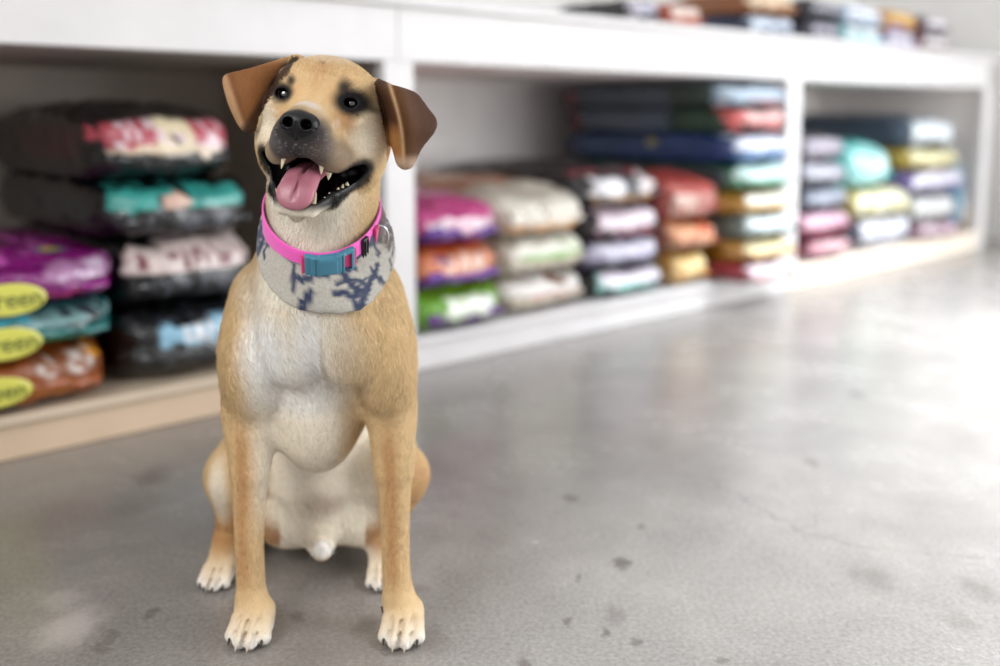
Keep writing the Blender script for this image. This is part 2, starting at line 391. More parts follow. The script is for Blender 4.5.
bags = [
 # ---- bay one: bright stack at the left
 (-70, 124, 262, 309, .0, 'magenta bag with yellow-green oval badge, topmost beside the black bags', (128, 10, 110), dict(F=[(.55, 1, .5, .98, (175, 120, 165)), (.75, .95, .55, .95, (215, 190, 212), 'x'), (.45, .85, .16, .3, (190, 40, 120)), (.85, .97, .12, .32, (225, 170, 215)), (0, .5, .05, .2, (70, 30, 120))], T=[(.2, .75, .1, .6, (200, 90, 180), 'x'), (.62, .78, .14, .22, (60, 130, 150)), (.66, .74, .16, .2, (210, 190, 60))], S=[(0, 1, .2, .9, (140, 20, 115))], g='bright bags at the left end of the shelf', hump=.9, oval=1)),
 (-70, 124, 309, 352, .0, 'teal bag with yellow-green oval badge, in middle of the leftmost stack', (16, 100, 98), dict(F=[(.5, 1, .5, 1, (120, 160, 160)), (.6, .95, .5, .95, (45, 60, 64), 'x'), (0, .5, .7, 1, (70, 170, 190)), (.55, .8, .15, .28, (60, 130, 60)), (.83, .97, .12, .32, (170, 190, 190))], g='bright bags at the left end of the shelf', oval=1)),
 (-70, 114, 353, 398, .0, 'orange-brown bag with yellow oval badge, bottom of leftmost stack', (150, 76, 26), dict(F=[(.5, .97, .55, .98, (150, 92, 60)), (.55, .92, .55, .95, (214, 200, 190), 'y'), (.88, .98, .75, 1, (225, 150, 40)), (.5, .95, .15, .4, (172, 96, 30))], g='bright bags at the left end of the shelf', oval=1)),
 # ---- black stack
 (98, 240, 112, 180, -.02, 'black bag with red and cream picture panel, topmost of the black stack', BK, dict(F=[(.02, .93, .42, .95, (190, 75, 90)), (.02, .9, .38, .5, (238, 214, 186)), (.4, .66, .45, .95, (240, 222, 186)), (.1, .9, .5, .95, (235, 205, 210), 'y'), (.52, .56, .55, .8, (30, 25, 25)), (.84, .95, .3, .45, (70, 80, 110))], S=[(.15, .6, .3, .75, (60, 16, 22)), (.6, .9, .3, .75, (40, 30, 28))], T=[], P=(.0, .93, .4, .97), pl='red and cream picture panel', g='black bags behind the dog', L=.80)),
 (104, 262, 181, 236, -.02, 'black bag with teal picture panel, second from top of the black stack', BK, dict(F=[(.02, .85, .5, 1, (60, 165, 155)), (.3, .55, .5, 1, (20, 40, 42), 'x'), (.36, .5, .55, .85, (220, 180, 160)), (.2, .8, .1, .4, (70, 72, 84), 'x')], S=[(.1, .6, .3, .7, (14, 34, 36))], P=(0, .86, .5, .98), pl='teal picture panel', g='black bags behind the dog', L=.78)),
 (122, 262, 240, 305, -.02, 'black bag with cream and rose lettering panel, third in the black stack', BK, dict(F=[(.02, .97, .55, 1, (226, 206, 200)), (.1, .9, .6, .9, (120, 50, 60), 'y'), (.2, .95, .15, .45, (60, 62, 74), 'x')], P=(0, .97, .52, .98), pl='cream lettering panel', g='black bags behind the dog', L=.78)),
 (122, 262, 306, 378, -.02, 'black bag with pale blue picture panel, bottom of the black stack', BK, dict(F=[(.25, .95, .5, .86, (140, 190, 215)), (.35, .9, .55, .82, (240, 240, 245), 'x'), (.2, .9, .9, 1, (60, 62, 72), 'x'), (.4, .95, .15, .4, (50, 52, 60), 'x')], P=(.24, .96, .48, .88), pl='pale blue picture panel', g='black bags behind the dog', L=.78)),
 # ---- bay two
 (404, 502, 203, 246, .0, 'pink bag with white lettering and purple edge, top of stack by the post', (196, 60, 130), dict(F=[(.1, .95, .35, .7, (236, 190, 208)), (.15, .95, .4, .65, (244, 232, 238), 'x'), (0, 1, .0, .3, (84, 36, 130)), (.3, .9, .08, .25, (150, 110, 190), 'x')], T=[(.3, .9, .15, .4, (205, 40, 140)), (.1, .6, .4, .8, (214, 90, 120))], g='purple-edged bags by the first post', sc=(90, 40, 140))),
 (404, 506, 248, 290, .0, 'orange bag with purple underside, middle of stack by the post', (205, 92, 44), dict(F=[(.0, .9, .35, 1, (226, 130, 84)), (.3, .92, .4, .9, (240, 205, 185), 'x'), (.22, .35, .7, .9, (120, 60, 110)), (0, 1, 0, .33, (92, 34, 140)), (.35, .5, .1, .25, (170, 130, 200))], g='purple-edged bags by the first post', sc=(100, 40, 150))),
 (404, 508, 290, 330, .0, 'lime green bag with white lettering, bottom of stack by the post', (116, 176, 50), dict(F=[(.3, .85, .3, .85, (226, 238, 206)), (.35, .8, .4, .8, (250, 250, 246), 'x'), (.15, 1, 0, .22, (92, 34, 124))], P=(.3, .86, .3, .86), pl='white lettering', g='purple-edged bags by the first post', sc=(100, 40, 130))),
 (497, 592, 192, 236, -.02, 'cream bag with orange-brown panel on its broad top', (206, 196, 180), dict(F=[(.0, 1, .3, .95, (238, 230, 216)), (.1, .9, .1, .3, (226, 170, 120)), (.1, .5, .4, .8, (150, 130, 110), 'y')], T=[(0, 1, .22, 1, (196, 120, 62)), (.1, .8, .4, .5, (224, 170, 120)), (.5, .9, .1, .22, (226, 218, 200))], g='cream bags beside the purple-edged bags', L=.80, hump=1.6)),
 (499, 590, 236, 274, -.03, 'cream bag with green-edged label, second in the cream stack', (188, 176, 158), dict(F=[(.2, 1, .45, 1, (232, 228, 214)), (.25, .95, .38, .5, (140, 190, 90)), (.6, .8, .5, .9, (180, 210, 140), 'y')], P=(.2, .98, .4, .97), pl='green-edged pale label', g='cream bags beside the purple-edged bags')),
 (502, 592, 274, 312, -.03, 'cream bag with red-edged white label, bottom of the cream stack', (184, 170, 150), dict(F=[(.0, .97, .45, 1, (238, 230, 224)), (.3, .95, .36, .46, (190, 80, 74)), (.55, .7, .7, 1, (130, 80, 60))], P=(0, .97, .42, .97), pl='white label with a red edge', g='cream bags beside the purple-edged bags')),
 (588, 664, 172, 208, -.02, 'black bag with two white patches, on top of the dark patterned stack', (34, 33, 38), dict(F=[(.05, .4, .35, .95, (236, 232, 236)), (.6, 1, .4, 1, (238, 226, 226)), (.1, .8, .18, .35, (190, 140, 90))], T=[(0, .9, .0, .12, (150, 60, 66)), (.3, .9, .1, .35, (90, 80, 84), 'x')], g='dark bags in the middle bay', L=.80, hump=1.4)),
 (592, 668, 207, 239, -.02, 'black bag with pale pink front, second in the dark patterned stack', (40, 24, 32), dict(F=[(.1, .97, .25, 1, (232, 206, 216)), (.15, .9, .1, .3, (206, 110, 130)), (.2, .9, .45, .9, (240, 232, 240), 'x')], P=(.1, .97, .2, .97), pl='pale pink panel', g='dark bags in the middle bay')),
 (590, 664, 239, 269, -.02, 'dark bag with lavender-grey front, third in the dark patterned stack', (44, 40, 52), dict(F=[(.0, .97, .4, 1, (196, 190, 214)), (.1, .9, .55, .95, (230, 226, 236), 'x'), (0, .97, .1, .4, (112, 102, 130))], P=(0, .97, .1, .97), pl='lavender-grey panel', g='dark bags in the middle bay')),
 (596, 674, 268, 300, -.01, 'black bag with white and mint front, bottom of the dark patterned stack', (26, 26, 30), dict(F=[(.05, 1, .15, 1, (160, 222, 212)), (.1, .85, .5, 1, (238, 226, 236))], P=(.05, .98, .1, .97), pl='white and mint panel', g='dark bags in the middle bay')),
 (667, 733, 178, 222, .0, 'brick-red bag with tan window panel, top of the warm-coloured stack', (150, 56, 46), dict(F=[(.1, .5, .1, .7, (206, 170, 154)), (.5, .98, .1, .65, (190, 130, 120)), (.0, 1, .7, 1, (176, 76, 64)), (.85, .97, .5, .7, (236, 220, 216))], g='red to yellow bags in the middle bay')),
 (667, 731, 218, 252, .0, 'orange bag with peach front, middle of the warm-coloured stack', (140, 70, 44), dict(F=[(.05, .98, .35, 1, (226, 160, 116)), (.5, 1, .55, 1, (214, 112, 78)), (.8, .95, .5, .85, (246, 226, 214)), (.05, 1, 0, .3, (186, 150, 120))], P=(.05, .98, .3, .97), pl='peach panel', g='red to yellow bags in the middle bay')),
 (665, 733, 250, 284, .0, 'golden yellow bag, bottom of the warm-coloured stack', (172, 112, 40), dict(F=[(.08, .98, .08, .97, (232, 196, 128)), (.3, .9, .3, .8, (242, 216, 160), 'x')], P=(.08, .98, .08, .97), pl='pale yellow panel', g='red to yellow bags in the middle bay')),
 # ---- tall stack against the second post
 (722, 798, 262, 303, .14, 'dark red bag with white front, bottom of tall stack jutting over the shelf edge', (126, 26, 40), dict(F=[(.1, 1, .2, 1, (236, 214, 220)), (.3, .95, .4, 1, (246, 240, 244), 'x'), (.05, .9, .05, .2, (170, 60, 70))], P=(.1, .97, .18, .97), pl='white panel', g='tall stack against the second post')),
 (736, 799, 239, 266, .075, 'golden bag with pale yellow front in the tall stack by the post', (170, 118, 34), dict(F=[(.1, 1, .3, 1, (244, 228, 180)), (.1, 1, .1, .3, (214, 180, 130))], P=(.1, .97, .3, .97), pl='pale yellow panel', g='tall stack against the second post')),
 (738, 799, 213, 240, .075, 'grey-green bag with icy white front in the tall stack by the post', (92, 104, 96), dict(F=[(.05, 1, .35, 1, (226, 238, 240))], P=(.05, .97, .35, .97), pl='icy white panel', g='tall stack against the second post')),
 (736, 795, 190, 214, .07, 'amber bag with white front in the tall stack by the post', (178, 128, 40), dict(F=[(.1, 1, .35, 1, (246, 240, 224)), (.1, 1, .2, .4, (214, 180, 90))], P=(.1, .97, .3, .97), pl='white panel', g='tall stack against the second post')),
 (738, 796, 162, 191, .065, 'green bag with aqua-white front in the tall stack by the post', (34, 92, 62), dict(F=[(.05, 1, .4, 1, (210, 238, 230)), (.05, 1, .1, .4, (110, 180, 150))], S=[(0, 1, .1, .9, (44, 62, 66)), (.75, 1, 0, 1, (34, 120, 80))], P=(.05, .97, .4, .97), pl='aqua-white panel', g='tall stack against the second post', L=.80)),
 (736, 794, 132, 165, .05, 'royal blue bag with a white and blue front in the tall stack', (24, 60, 118), dict(F=[(.05, 1, .45, 1, (222, 226, 240)), (.05, 1, .1, .4, (120, 160, 206))], S=[(0, 1, 0, 1, (22, 56, 112)), (.25, .9, .35, .7, (40, 84, 140), 'x'), (.42, .47, .5, .72, (170, 160, 70))], g='tall stack against the second post', L=.82, hump=.5)),
 (734, 792, 106, 134, .04, 'red and white bag with dark green side, second from top of tall stack', (36, 60, 48), dict(F=[(.0, 1, .1, 1, (216, 96, 92)), (.2, .9, .5, 1, (236, 190, 184))], S=[(0, .35, 0, 1, (32, 66, 48)), (.35, 1, 0, 1, (96, 112, 132)), (.9, 1, 0, 1, (160, 50, 60))], g='tall stack against the second post', L=.80)),
 (725, 791, 84, 108, .03, 'silver-blue bag with red streak lying flat on top of tall stack', (130, 150, 168), dict(F=[(.0, 1, .0, 1, (176, 192, 206)), (.3, 1, .1, .3, (206, 80, 70))], S=[(0, .3, 0, 1, (40, 62, 52)), (.3, 1, 0, 1, (84, 96, 112)), (.88, 1, 0, 1, (150, 50, 56))], g='tall stack against the second post', L=.78)),
 # ---- bay three
 (806, 855, 236, 258, .0, 'dusky pink bag at the bottom of stack right of the second post', (110, 30, 56), dict(F=[(.1, .97, .2, .9, (214, 150, 164)), (.2, .9, .4, .8, (236, 214, 210), 'x')], g='rose and grey bags right of the second post')),
 (805, 854, 211, 236, .0, 'rose pink bag below the grey bags right of the post', (120, 36, 60), dict(F=[(.05, .97, .3, 1, (220, 180, 196)), (.05, .97, .05, .3, (180, 90, 110))], g='rose and grey bags right of the second post')),
 (808, 851, 186, 211, -.02, 'slate grey bag above the rose pink bag right of post', (46, 48, 56), dict(F=[(.05, .97, .2, 1, (150, 156, 172)), (.2, .9, .4, .9, (190, 190, 200), 'y')], g='rose and grey bags right of the second post')),
 (806, 850, 161, 187, -.02, 'light grey bag, second from top in stack right of the post', (50, 50, 58), dict(F=[(.05, .97, .2, 1, (176, 174, 184)), (.2, .9, .5, .9, (206, 200, 208), 'y')], g='rose and grey bags right of the second post')),
 (806, 848, 136, 162, -.04, 'mauve-grey bag on top of the stack right of post', (58, 50, 60), dict(F=[(.05, .97, .1, 1, (180, 170, 182))], g='rose and grey bags right of the second post')),
 (862, 916, 216, 246, .0, 'white bag at the bottom between rose stack and end stack', (60, 64, 80), dict(F=[(.05, 1, .05, 1, (236, 236, 246))], g='pale bags in the middle of the end bay')),
 (860, 914, 189, 217, .0, 'pale yellow bag under the aqua bag in the end bay', (176, 160, 90), dict(F=[(.05, 1, .1, 1, (242, 238, 206))], g='pale bags in the middle of the end bay')),
 (852, 894, 146, 188, -.03, 'aqua bag with pale patches on top of the pale yellow bag', (90, 186, 180), dict(F=[(.05, 1, .05, 1, (170, 226, 222)), (.2, .8, .3, .8, (220, 240, 238), 'x')], g='pale bags in the middle of the end bay')),
 (918, 962, 222, 245, .0, 'maroon bag with pink and white patches at bottom of end stack', (104, 24, 60), dict(F=[(.1, .45, .2, 1, (238, 216, 226)), (.5, 1, .1, .9, (232, 200, 214))], g='end stack by the last post')),
 (916, 960, 193, 222, -.01, 'pale grey bag above the maroon bag in the end stack', (150, 150, 146), dict(F=[(.05, 1, .1, 1, (226, 224, 222))], g='end stack by the last post')),
 (914, 968, 168, 193, -.01, 'lavender and white bag in the end stack, purple side', (80, 62, 120), dict(F=[(.05, 1, .15, 1, (238, 232, 246))], g='end stack by the last post')),
 (914, 962, 148, 169, -.01, 'mustard yellow bag with cream front in the end stack', (164, 140, 44), dict(F=[(.05, 1, .2, 1, (244, 236, 190))], g='end stack by the last post')),
 (916, 958, 118, 148, -.01, 'slate blue bag with white front on top of end stack', (66, 80, 100), dict(F=[(.05, 1, .15, 1, (234, 240, 244))], S=[(0, 1, 0, 1, (70, 84, 104))], g='end stack by the last post', L=.82)),
 (962, 976, 160, 188, -.05, 'small light blue bag squeezed against the last post', (90, 160, 196), dict(F=[(.05, 1, .1, 1, (170, 206, 226))], L=.4, seam=0)),
 (960, 975, 192, 236, -.05, 'small tan bag standing low against the last post', (176, 140, 100), dict(F=[(.05, 1, .1, 1, (214, 190, 160))], L=.4, seam=0)),
]
def yat(x): return np.interp(x, [560, 700, 800, 956], [2, 19, 30, 49])
def top_z(): return TT
tops = [
 ((634, 661), 1, 'black-sided bag with pale violet front, first after the bare stretch of shelf top', (20, 19, 21), dict(F=[(.0, 1, .1, 1, (216, 210, 224)), (.2, .8, .4, .8, (110, 110, 150), 'y')], L=.36)),
 ((667, 704), 1, 'orange-red bag with pale front on the shelf top', (180, 74, 42), dict(F=[(.15, .9, .3, 1, (240, 214, 200)), (.1, .9, .05, .3, (214, 120, 80))], L=.36)),
 ((754, 798), 2, 'navy-sided bag with blue-white front, lower of two on the shelf top', (30, 46, 80), dict(F=[(.0, 1, .2, .95, (226, 236, 250))], L=.44)),
 ((812, 844), 2, 'grey and white striped bag beside the dark gap on top', (50, 42, 56), dict(F=[(.1, .98, .5, 1, (190, 184, 196)), (.1, .98, .1, .4, (220, 216, 226))], L=.3)),
 ((848, 885), 2, 'white bag with aqua corners on the shelf top', (120, 190, 190), dict(F=[(.05, 1, .1, 1, (240, 246, 248))], L=.3)),
 ((889, 918), 2, 'white bag beneath the orange and lavender bags on top', (150, 130, 170), dict(F=[(.05, 1, .1, 1, (240, 236, 246))], L=.3)),
 ((923, 950), 2, 'white bag with dark red edge at the end of shelf top', (110, 40, 52), dict(F=[(.1, 1, .2, 1, (244, 240, 240))], L=.3))]
ups = {2: ('orange-brown bag with cream front lying on the navy-sided bag', (150, 86, 30), dict(F=[(.0, 1, .2, 1, (240, 214, 180))], L=.44)),
       3: ('dark grey bag resting on the striped bag on top', (44, 42, 52), dict(F=[(.1, .95, .3, .9, (150, 146, 156))], L=.3)),
       4: ('pale blue-white bag stacked over the aqua-cornered bag', (150, 170, 190), dict(F=[(.05, 1, .1, 1, (236, 238, 248))], L=.3)),
       5: ('yellow-orange bag with lavender strip stacked on the shelf top', (200, 140, 50), dict(F=[(.1, .95, .4, 1, (238, 190, 90)), (.1, .95, 0, .35, (190, 170, 220))], L=.3)),
       6: ('white and plum bag stacked at the end of shelf top', (80, 50, 70), dict(F=[(.15, 1, .15, 1, (240, 236, 240))], L=.3))}
for k, ((x0, x1), _, lab, base, ex) in enumerate(tops):
    y0 = yat((x0 + x1) / 2)
    ex.update(g='bags on the shelf top', z=(TT + .001, TT + .085))
    bags.append((x0, x1, y0 - 16, y0 - 16, -.10, lab, base, ex))
    if k in ups:
        l2, b2, e2 = ups[k]; e2.update(g='bags on the shelf top', z=(TT + .086, TT + .17))
        bags.append((x0, x1, y0 - 16, y0 - 16, -.11, l2, b2, e2))
M_yel = Mat('yellow_green_badge', .4, S((196, 192, 84))).m
M_ink = Mat('dark_green_ink', .5, S((70, 82, 30))).m
fnt = bpy.data.fonts[0] if bpy.data.fonts else None
bag_objs = []
# settle the stacks: shared heights inside a stack, no overlap between neighbours
stk = {}
for b in bags: stk.setdefault((b[7].get('g') or b[5], b[7].get('sub')), []).append(b)
rng_s = []
for key, L_ in stk.items():
    if any('z' in b[7] for b in L_): continue
    # bags of one group whose pixel columns overlap form a column
    cols_ = []
    for b in L_:
        for c_ in cols_:
            m0, m1 = max(b[0], c_[0][0]), min(b[1], c_[0][1])
            if m1 - m0 > .4 * min(b[1] - b[0], c_[0][1] - c_[0][0]): c_.append(b); break
        else: cols_.append([b])
    for c_ in cols_:
        c_.sort(key=lambda b: -b[3])
        zz = []
        for b in c_:
            xm = (b[0] + b[1]) / 2; zz.append([on_front(xm, b[3], b[4])[1], on_front(xm, b[2], b[4])[1]])
        zz[0][0] = BH + .0015
        for i in range(len(zz) - 1):
            m_ = (zz[i][1] + zz[i + 1][0]) / 2; zz[i][1] = zz[i + 1][0] = m_
        for b, z_ in zip(c_, zz):
            ym = (b[2] + b[3]) / 2; w_ = b[4]; sa, sb = on_front(b[0], ym, w_)[0], on_front(b[1], ym, w_)[0]
            for post in (S1, S2, S3):
                if abs((sa + sb) / 2 - post) < .35:
                    if (sa + sb) / 2 < post and sb > post - .049: sb = post - .049
                    if (sa + sb) / 2 > post and sa < post + .049: sa = post + .049
            b[7]['z'] = (z_[0], min(z_[1], BT - .014)); b[7]['s'] = (sa, sb); b[7]['top'] = b is c_[-1]
        rng_s.append(c_)
colid = {id(b): i for i, c_ in enumerate(rng_s) for b in c_}
flat = [b for c_ in rng_s for b in c_]
for i, a in enumerate(flat):
    for b in flat[i + 1:]:
        if colid[id(a)] == colid[id(b)]: continue
        if min(a[7]['z'][1], b[7]['z'][1]) - max(a[7]['z'][0], b[7]['z'][0]) < .003: continue
        l, r = (a, b) if sum(a[7]['s']) < sum(b[7]['s']) else (b, a)
        if l[7]['s'][1] > r[7]['s'][0] - .002:
            mid = (l[7]['s'][1] + r[7]['s'][0]) / 2
            l[7]['s'] = (l[7]['s'][0], mid - .001); r[7]['s'] = (mid + .001, r[7]['s'][1])
for b in bags:
    if b[7].get('g') == 'bags on the shelf top': b[7]['top'] = b[7]['z'][1] > TT + .1 or not any(c is not b and c[0] == b[0] and c[7].get('g') == b[7]['g'] for c in bags)
for b in bags:
    o = bag(b); bag_objs.append((o, b))
def badge(o, px, py, rx, rz):
    """oval badge lying on the front end of a bag, with the brand word of the photograph"""
    s, z = on_front(px, py, .0)
    c0 = SF([[s, .012, z]])[0]
    me = bpy.data.meshes.new('oval_badge')
    n = 32; V = []; Fc = []
    for k, yy in ((1, 0), (0, -.006), (1, -.006), (.86, -.008)):
        for i in range(n):
            a = i * 2 * math.pi / n; V.append((k * rx * math.cos(a), yy, k * rz * math.sin(a)))
    V = V[:n] + V[2 * n:]; 
    Fc += [[i, (i + 1) % n, n + (i + 1) % n, n + i] for i in range(n)]
    Fc += [[n + i, n + (i + 1) % n, 2 * n + (i + 1) % n, 2 * n + i] for i in range(n)]
    Fc.append([2 * n + i for i in range(n)]); Fc.append([i for i in range(n)][::-1])
    b_ = mesh_np('oval_badge', V, Fc, smooth=False, mat=M_yel)
    b_.matrix_world = Matrix.Translation(c0) @ Matrix.Rotation(SROT, 4, 'Z')
    b_.parent = o; b_.matrix_parent_inverse = Matrix.LocRotScale(o.location, o.rotation_euler, None).inverted()
    b_['label'] = 'yellow-green oval badge'
    cu = bpy.data.curves.new('lettering', 'FONT'); cu.body = 'Green'; cu.size = rz * 1.5; cu.extrude = .0008; cu.align_x = 'CENTER'; cu.align_y = 'CENTER'
    tmp = bpy.data.objects.new('tmp', cu); C.objects.link(tmp)
    dg = bpy.context.evaluated_depsgraph_get(); tm = bpy.data.meshes.new_from_object(tmp.evaluated_get(dg)); bpy.data.objects.remove(tmp)
    t = bpy.data.objects.new('lettering', tm); C.objects.link(t); tm.materials.clear(); tm.materials.append(M_ink)
    t.parent = b_; t.location = (0, -.0088, 0); t.rotation_euler = (math.pi / 2, 0, 0)
for (o, b), (px, py, rx, rz) in zip(bag_objs[:3], ((6, 299, .066, .030), (2, 343, .066, .030), (-8, 392, .066, .028))):
    badge(o, px, py, rx, rz)

# ------------------------------------------------------------------ the dog: one continuous surface from a signed distance field
def seg(p, a, b, r0, r1):
    a = np.asarray(a, np.float32); b = np.asarray(b, np.float32); ba = b - a
    t = np.clip(((p - a) @ ba) / (ba @ ba), 0, 1)
    return np.linalg.norm(p - a - t[..., None] * ba, axis=-1) - (r0 + (r1 - r0) * t)
def ell(p, c, r, R=None):
    q = p - np.asarray(c, np.float32)
    if R is not None: q = q @ np.asarray(R, np.float32)      # columns of R: local axes in the space of p
    r = np.asarray(r, np.float32)
    k0 = np.linalg.norm(q / r, axis=-1); k1 = np.linalg.norm(q / (r * r), axis=-1)
    return k0 * (k0 - 1) / np.maximum(k1, 1e-9)
def tri(p, a, b, c, th):
    a, b, c = (np.asarray(x, np.float32) for x in (a, b, c))
    ba, cb, ac = b - a, c - b, a - c; n = np.cross(ba, ac)
    pa, pb, pc = p - a, p - b, p - c
    s = np.sign(pa @ np.cross(ba, n)) + np.sign(pb @ np.cross(cb, n)) + np.sign(pc @ np.cross(ac, n))
    def e(q, d):
        t = np.clip((q @ d) / (d @ d), 0, 1); w = t[..., None] * d - q; return (w * w).sum(-1)
    edge = np.minimum(np.minimum(e(pa, ba), e(pb, cb)), e(pc, ac)); pl = (pa @ n) ** 2 / (n @ n)
    return np.sqrt(np.where(s < 2, edge, pl)) - th
class Field:
    """ops: list of (fn(points)->distance, centre lo, hi bbox, k, mode) evaluated on a rectilinear grid"""
    def __init__(s, xs, ys, zs):
        s.ax = [np.asarray(a, np.float32) for a in (xs, ys, zs)]
        s.F = np.full([len(a) for a in s.ax], .06, np.float32)
    def apply(s, fn, lo, hi, k, mode='add'):
        m = k + .012; sl = []
        for a, l, h in zip(s.ax, lo, hi):
            i0 = max(int(np.searchsorted(a, l - m)) - 1, 0); i1 = min(int(np.searchsorted(a, h + m)) + 1, len(a))
            if i1 <= i0: return
            sl.append(slice(i0, i1))
        g = np.stack(np.meshgrid(*[a[q] for a, q in zip(s.ax, sl)], indexing='ij'), -1)
        d = fn(g).astype(np.float32); f = s.F[tuple(sl)]
        if mode == 'add':
            h = np.maximum(k - np.abs(f - d), 0); s.F[tuple(sl)] = np.minimum(f, d) - h * h / (4 * k)
        elif mode == 'cut':
            d = -d; h = np.maximum(k - np.abs(f - d), 0); s.F[tuple(sl)] = np.maximum(f, d) + h * h / (4 * k)
        elif mode == 'push':            # inflate / deflate smoothly: k is the amount
            s.F[tuple(sl)] = f - d
    def mesh(s):
        F = s.F; I = F < 0; nx, ny, nz = F.shape
        c = np.zeros((nx - 1, ny - 1, nz - 1), np.uint8)
        corners = [(i, j, k) for i in (0, 1) for j in (0, 1) for k in (0, 1)]
        for i, j, k in corners: c += I[i:nx - 1 + i, j:ny - 1 + j, k:nz - 1 + k]
        act = (c > 0) & (c < 8); ii, jj, kk = np.nonzero(act)
        idx = np.full(act.shape, -1, np.int32); idx[ii, jj, kk] = np.arange(len(ii))
        vals = {o: F[ii + o[0], jj + o[1], kk + o[2]] for o in corners}
        acc = np.zeros((len(ii), 3)); cnt = np.zeros(len(ii))
        for ax in range(3):
            for o in corners:
                if o[ax]: continue
                q = list(o); q[ax] = 1; a, b = vals[o], vals[tuple(q)]
                m = (a < 0) != (b < 0); t = np.where(m, a / np.where(m, a - b, 1), 0)
                pt = np.tile(np.array(o, float), (len(ii), 1)); pt[:, ax] = t
                acc += pt * m[:, None]; cnt += m
        fr = acc / cnt[:, None]; V = np.empty((len(ii), 3))
        for ax, n in enumerate((ii, jj, kk)):
            a = s.ax[ax]; V[:, ax] = a[n] + fr[:, ax] * (a[n + 1] - a[n])
        Q = []
        for ax in range(3):
            o1, o2 = [a for a in range(3) if a != ax]
            sa = [slice(None)] * 3; sb = [slice(None)] * 3; sa[ax] = slice(0, -1); sb[ax] = slice(1, None)
            A, B = I[tuple(sa)], I[tuple(sb)]; X = A != B
            e = np.array(np.nonzero(X)); ok = (e[o1] > 0) & (e[o2] > 0) & (e[o1] < F.shape[o1] - 1) & (e[o2] < F.shape[o2] - 1)
            e = e[:, ok]; flip = A[tuple(e)]
            def at(d1, d2):
                q = e.copy(); q[o1] -= d1; q[o2] -= d2; return idx[tuple(q)]
            q = np.stack([at(1, 1), at(0, 1), at(0, 0), at(1, 0)], 1)
            if ax == 1: q = q[:, ::-1]
            q = np.where(flip[:, None], q, q[:, ::-1]); Q.append(q)
        return V, np.concatenate(Q)
def smooth_v(V, Q, it=1, lam=.5):
    e = np.concatenate([Q[:, [0, 1]], Q[:, [1, 2]], Q[:, [2, 3]], Q[:, [3, 0]]]); n = len(V)
    deg = np.bincount(e.ravel(), minlength=n)[:, None]
    for _ in range(it):
        for l in (lam, -lam * 1.02):
            a = np.stack([np.bincount(e[:, 0], V[e[:, 1], k], n) + np.bincount(e[:, 1], V[e[:, 0], k], n) for k in range(3)], 1) / np.maximum(deg, 1)
            V = V + l * (a - V)
    return V

# head frame (centimetres): x to the viewer's right, y towards the nose, z up
Hc = P(329, 110, 1.165)
def rot(ax, d):
    return np.array(Matrix.Rotation(math.radians(d), 3, ax))
HR = rot('Z', -HYAW) @ rot('X', HPITCH_) @ rot('Y', HROLL)
ex_, ey_, ez_ = HR @ np.array([1, 0, 0.]), HR @ np.array([0, -1, 0.]), HR @ np.array([0, 0, 1.])
HM = np.stack([ex_, ey_, ez_], 1)           # local->world directions (columns)
def hl(p): return (p - Hc) @ HM * 100       # world -> local cm
def hw(q): return Hc + (np.asarray(q, float) / 100) @ HM.T
ops = []
def bb(pts, r): pts = np.array(pts); return pts.min(0) - r, pts.max(0) + r
def cap(a, b, r0, r1, k=.02, mode='add'):
    lo, hi = bb([a, b], max(r0, r1)); ops.append((lambda g, a=a, b=b, r0=r0, r1=r1: seg(g, a, b, r0, r1), lo, hi, k, mode))
def chain(pts, rs, k=.02, ki=.006):
    """a limb: catmull-rom centre line, pieces joined without swelling, then blended into the body by k"""
    pts = [np.asarray(p, float) for p in pts]; n = len(pts); C_ = []; Rr = []
    for i in range(n - 1):
        p0, p1, p2, p3 = pts[max(i - 1, 0)], pts[i], pts[i + 1], pts[min(i + 2, n - 1)]
        r0_, r1_, r2_, r3_ = rs[max(i - 1, 0)], rs[i], rs[i + 1], rs[min(i + 2, n - 1)]
        for t in (0, .25, .5, .75):
            h = lambda a, b, c, d: .5 * ((2 * b) + (-a + c) * t + (2 * a - 5 * b + 4 * c - d) * t * t + (-a + 3 * b - 3 * c + d) * t ** 3)
            C_.append(h(p0, p1, p2, p3)); Rr.append(h(r0_, r1_, r2_, r3_))
    C_.append(pts[-1]); Rr.append(rs[-1])
    def fn(g):
        d = None
        for i in range(len(C_) - 1):
            e = seg(g, C_[i], C_[i + 1], Rr[i], Rr[i + 1]); d = e if d is None else np.minimum(d, e)
        return d
    lo, hi = bb(C_, max(Rr)); ops.append((fn, lo, hi, k, 'add'))
def el(c, r, R=None, k=.02, mode='add'):
    m = max(r); lo, hi = bb([c], m); ops.append((lambda g, c=c, r=r, R=R: ell(g, c, r, R), lo, hi, k, mode))
def hel(c, r, k=1.0, mode='add', R=None, sym=True):     # head ellipsoid in local cm
    RR = HM if R is None else HM @ R
    for sx in ((1, -1) if sym and abs(c[0]) > 1e-6 else (1,)):
        M = RR
        if sx < 0 and R is not None: M = HM @ (np.diag([-1, 1, 1]) @ R)
        el(hw([c[0] * sx, c[1], c[2]]), [x / 100 for x in r], M, k / 100, mode)
def hcap(a, b, r0, r1, k=1.0, mode='add', sym=True):
    for sx in ((1, -1) if sym and (abs(a[0]) + abs(b[0]) > 1e-6) else (1,)):
        cap(hw([a[0] * sx, a[1], a[2]]), hw([b[0] * sx, b[1], b[2]]), r0 / 100, r1 / 100, k / 100, mode)
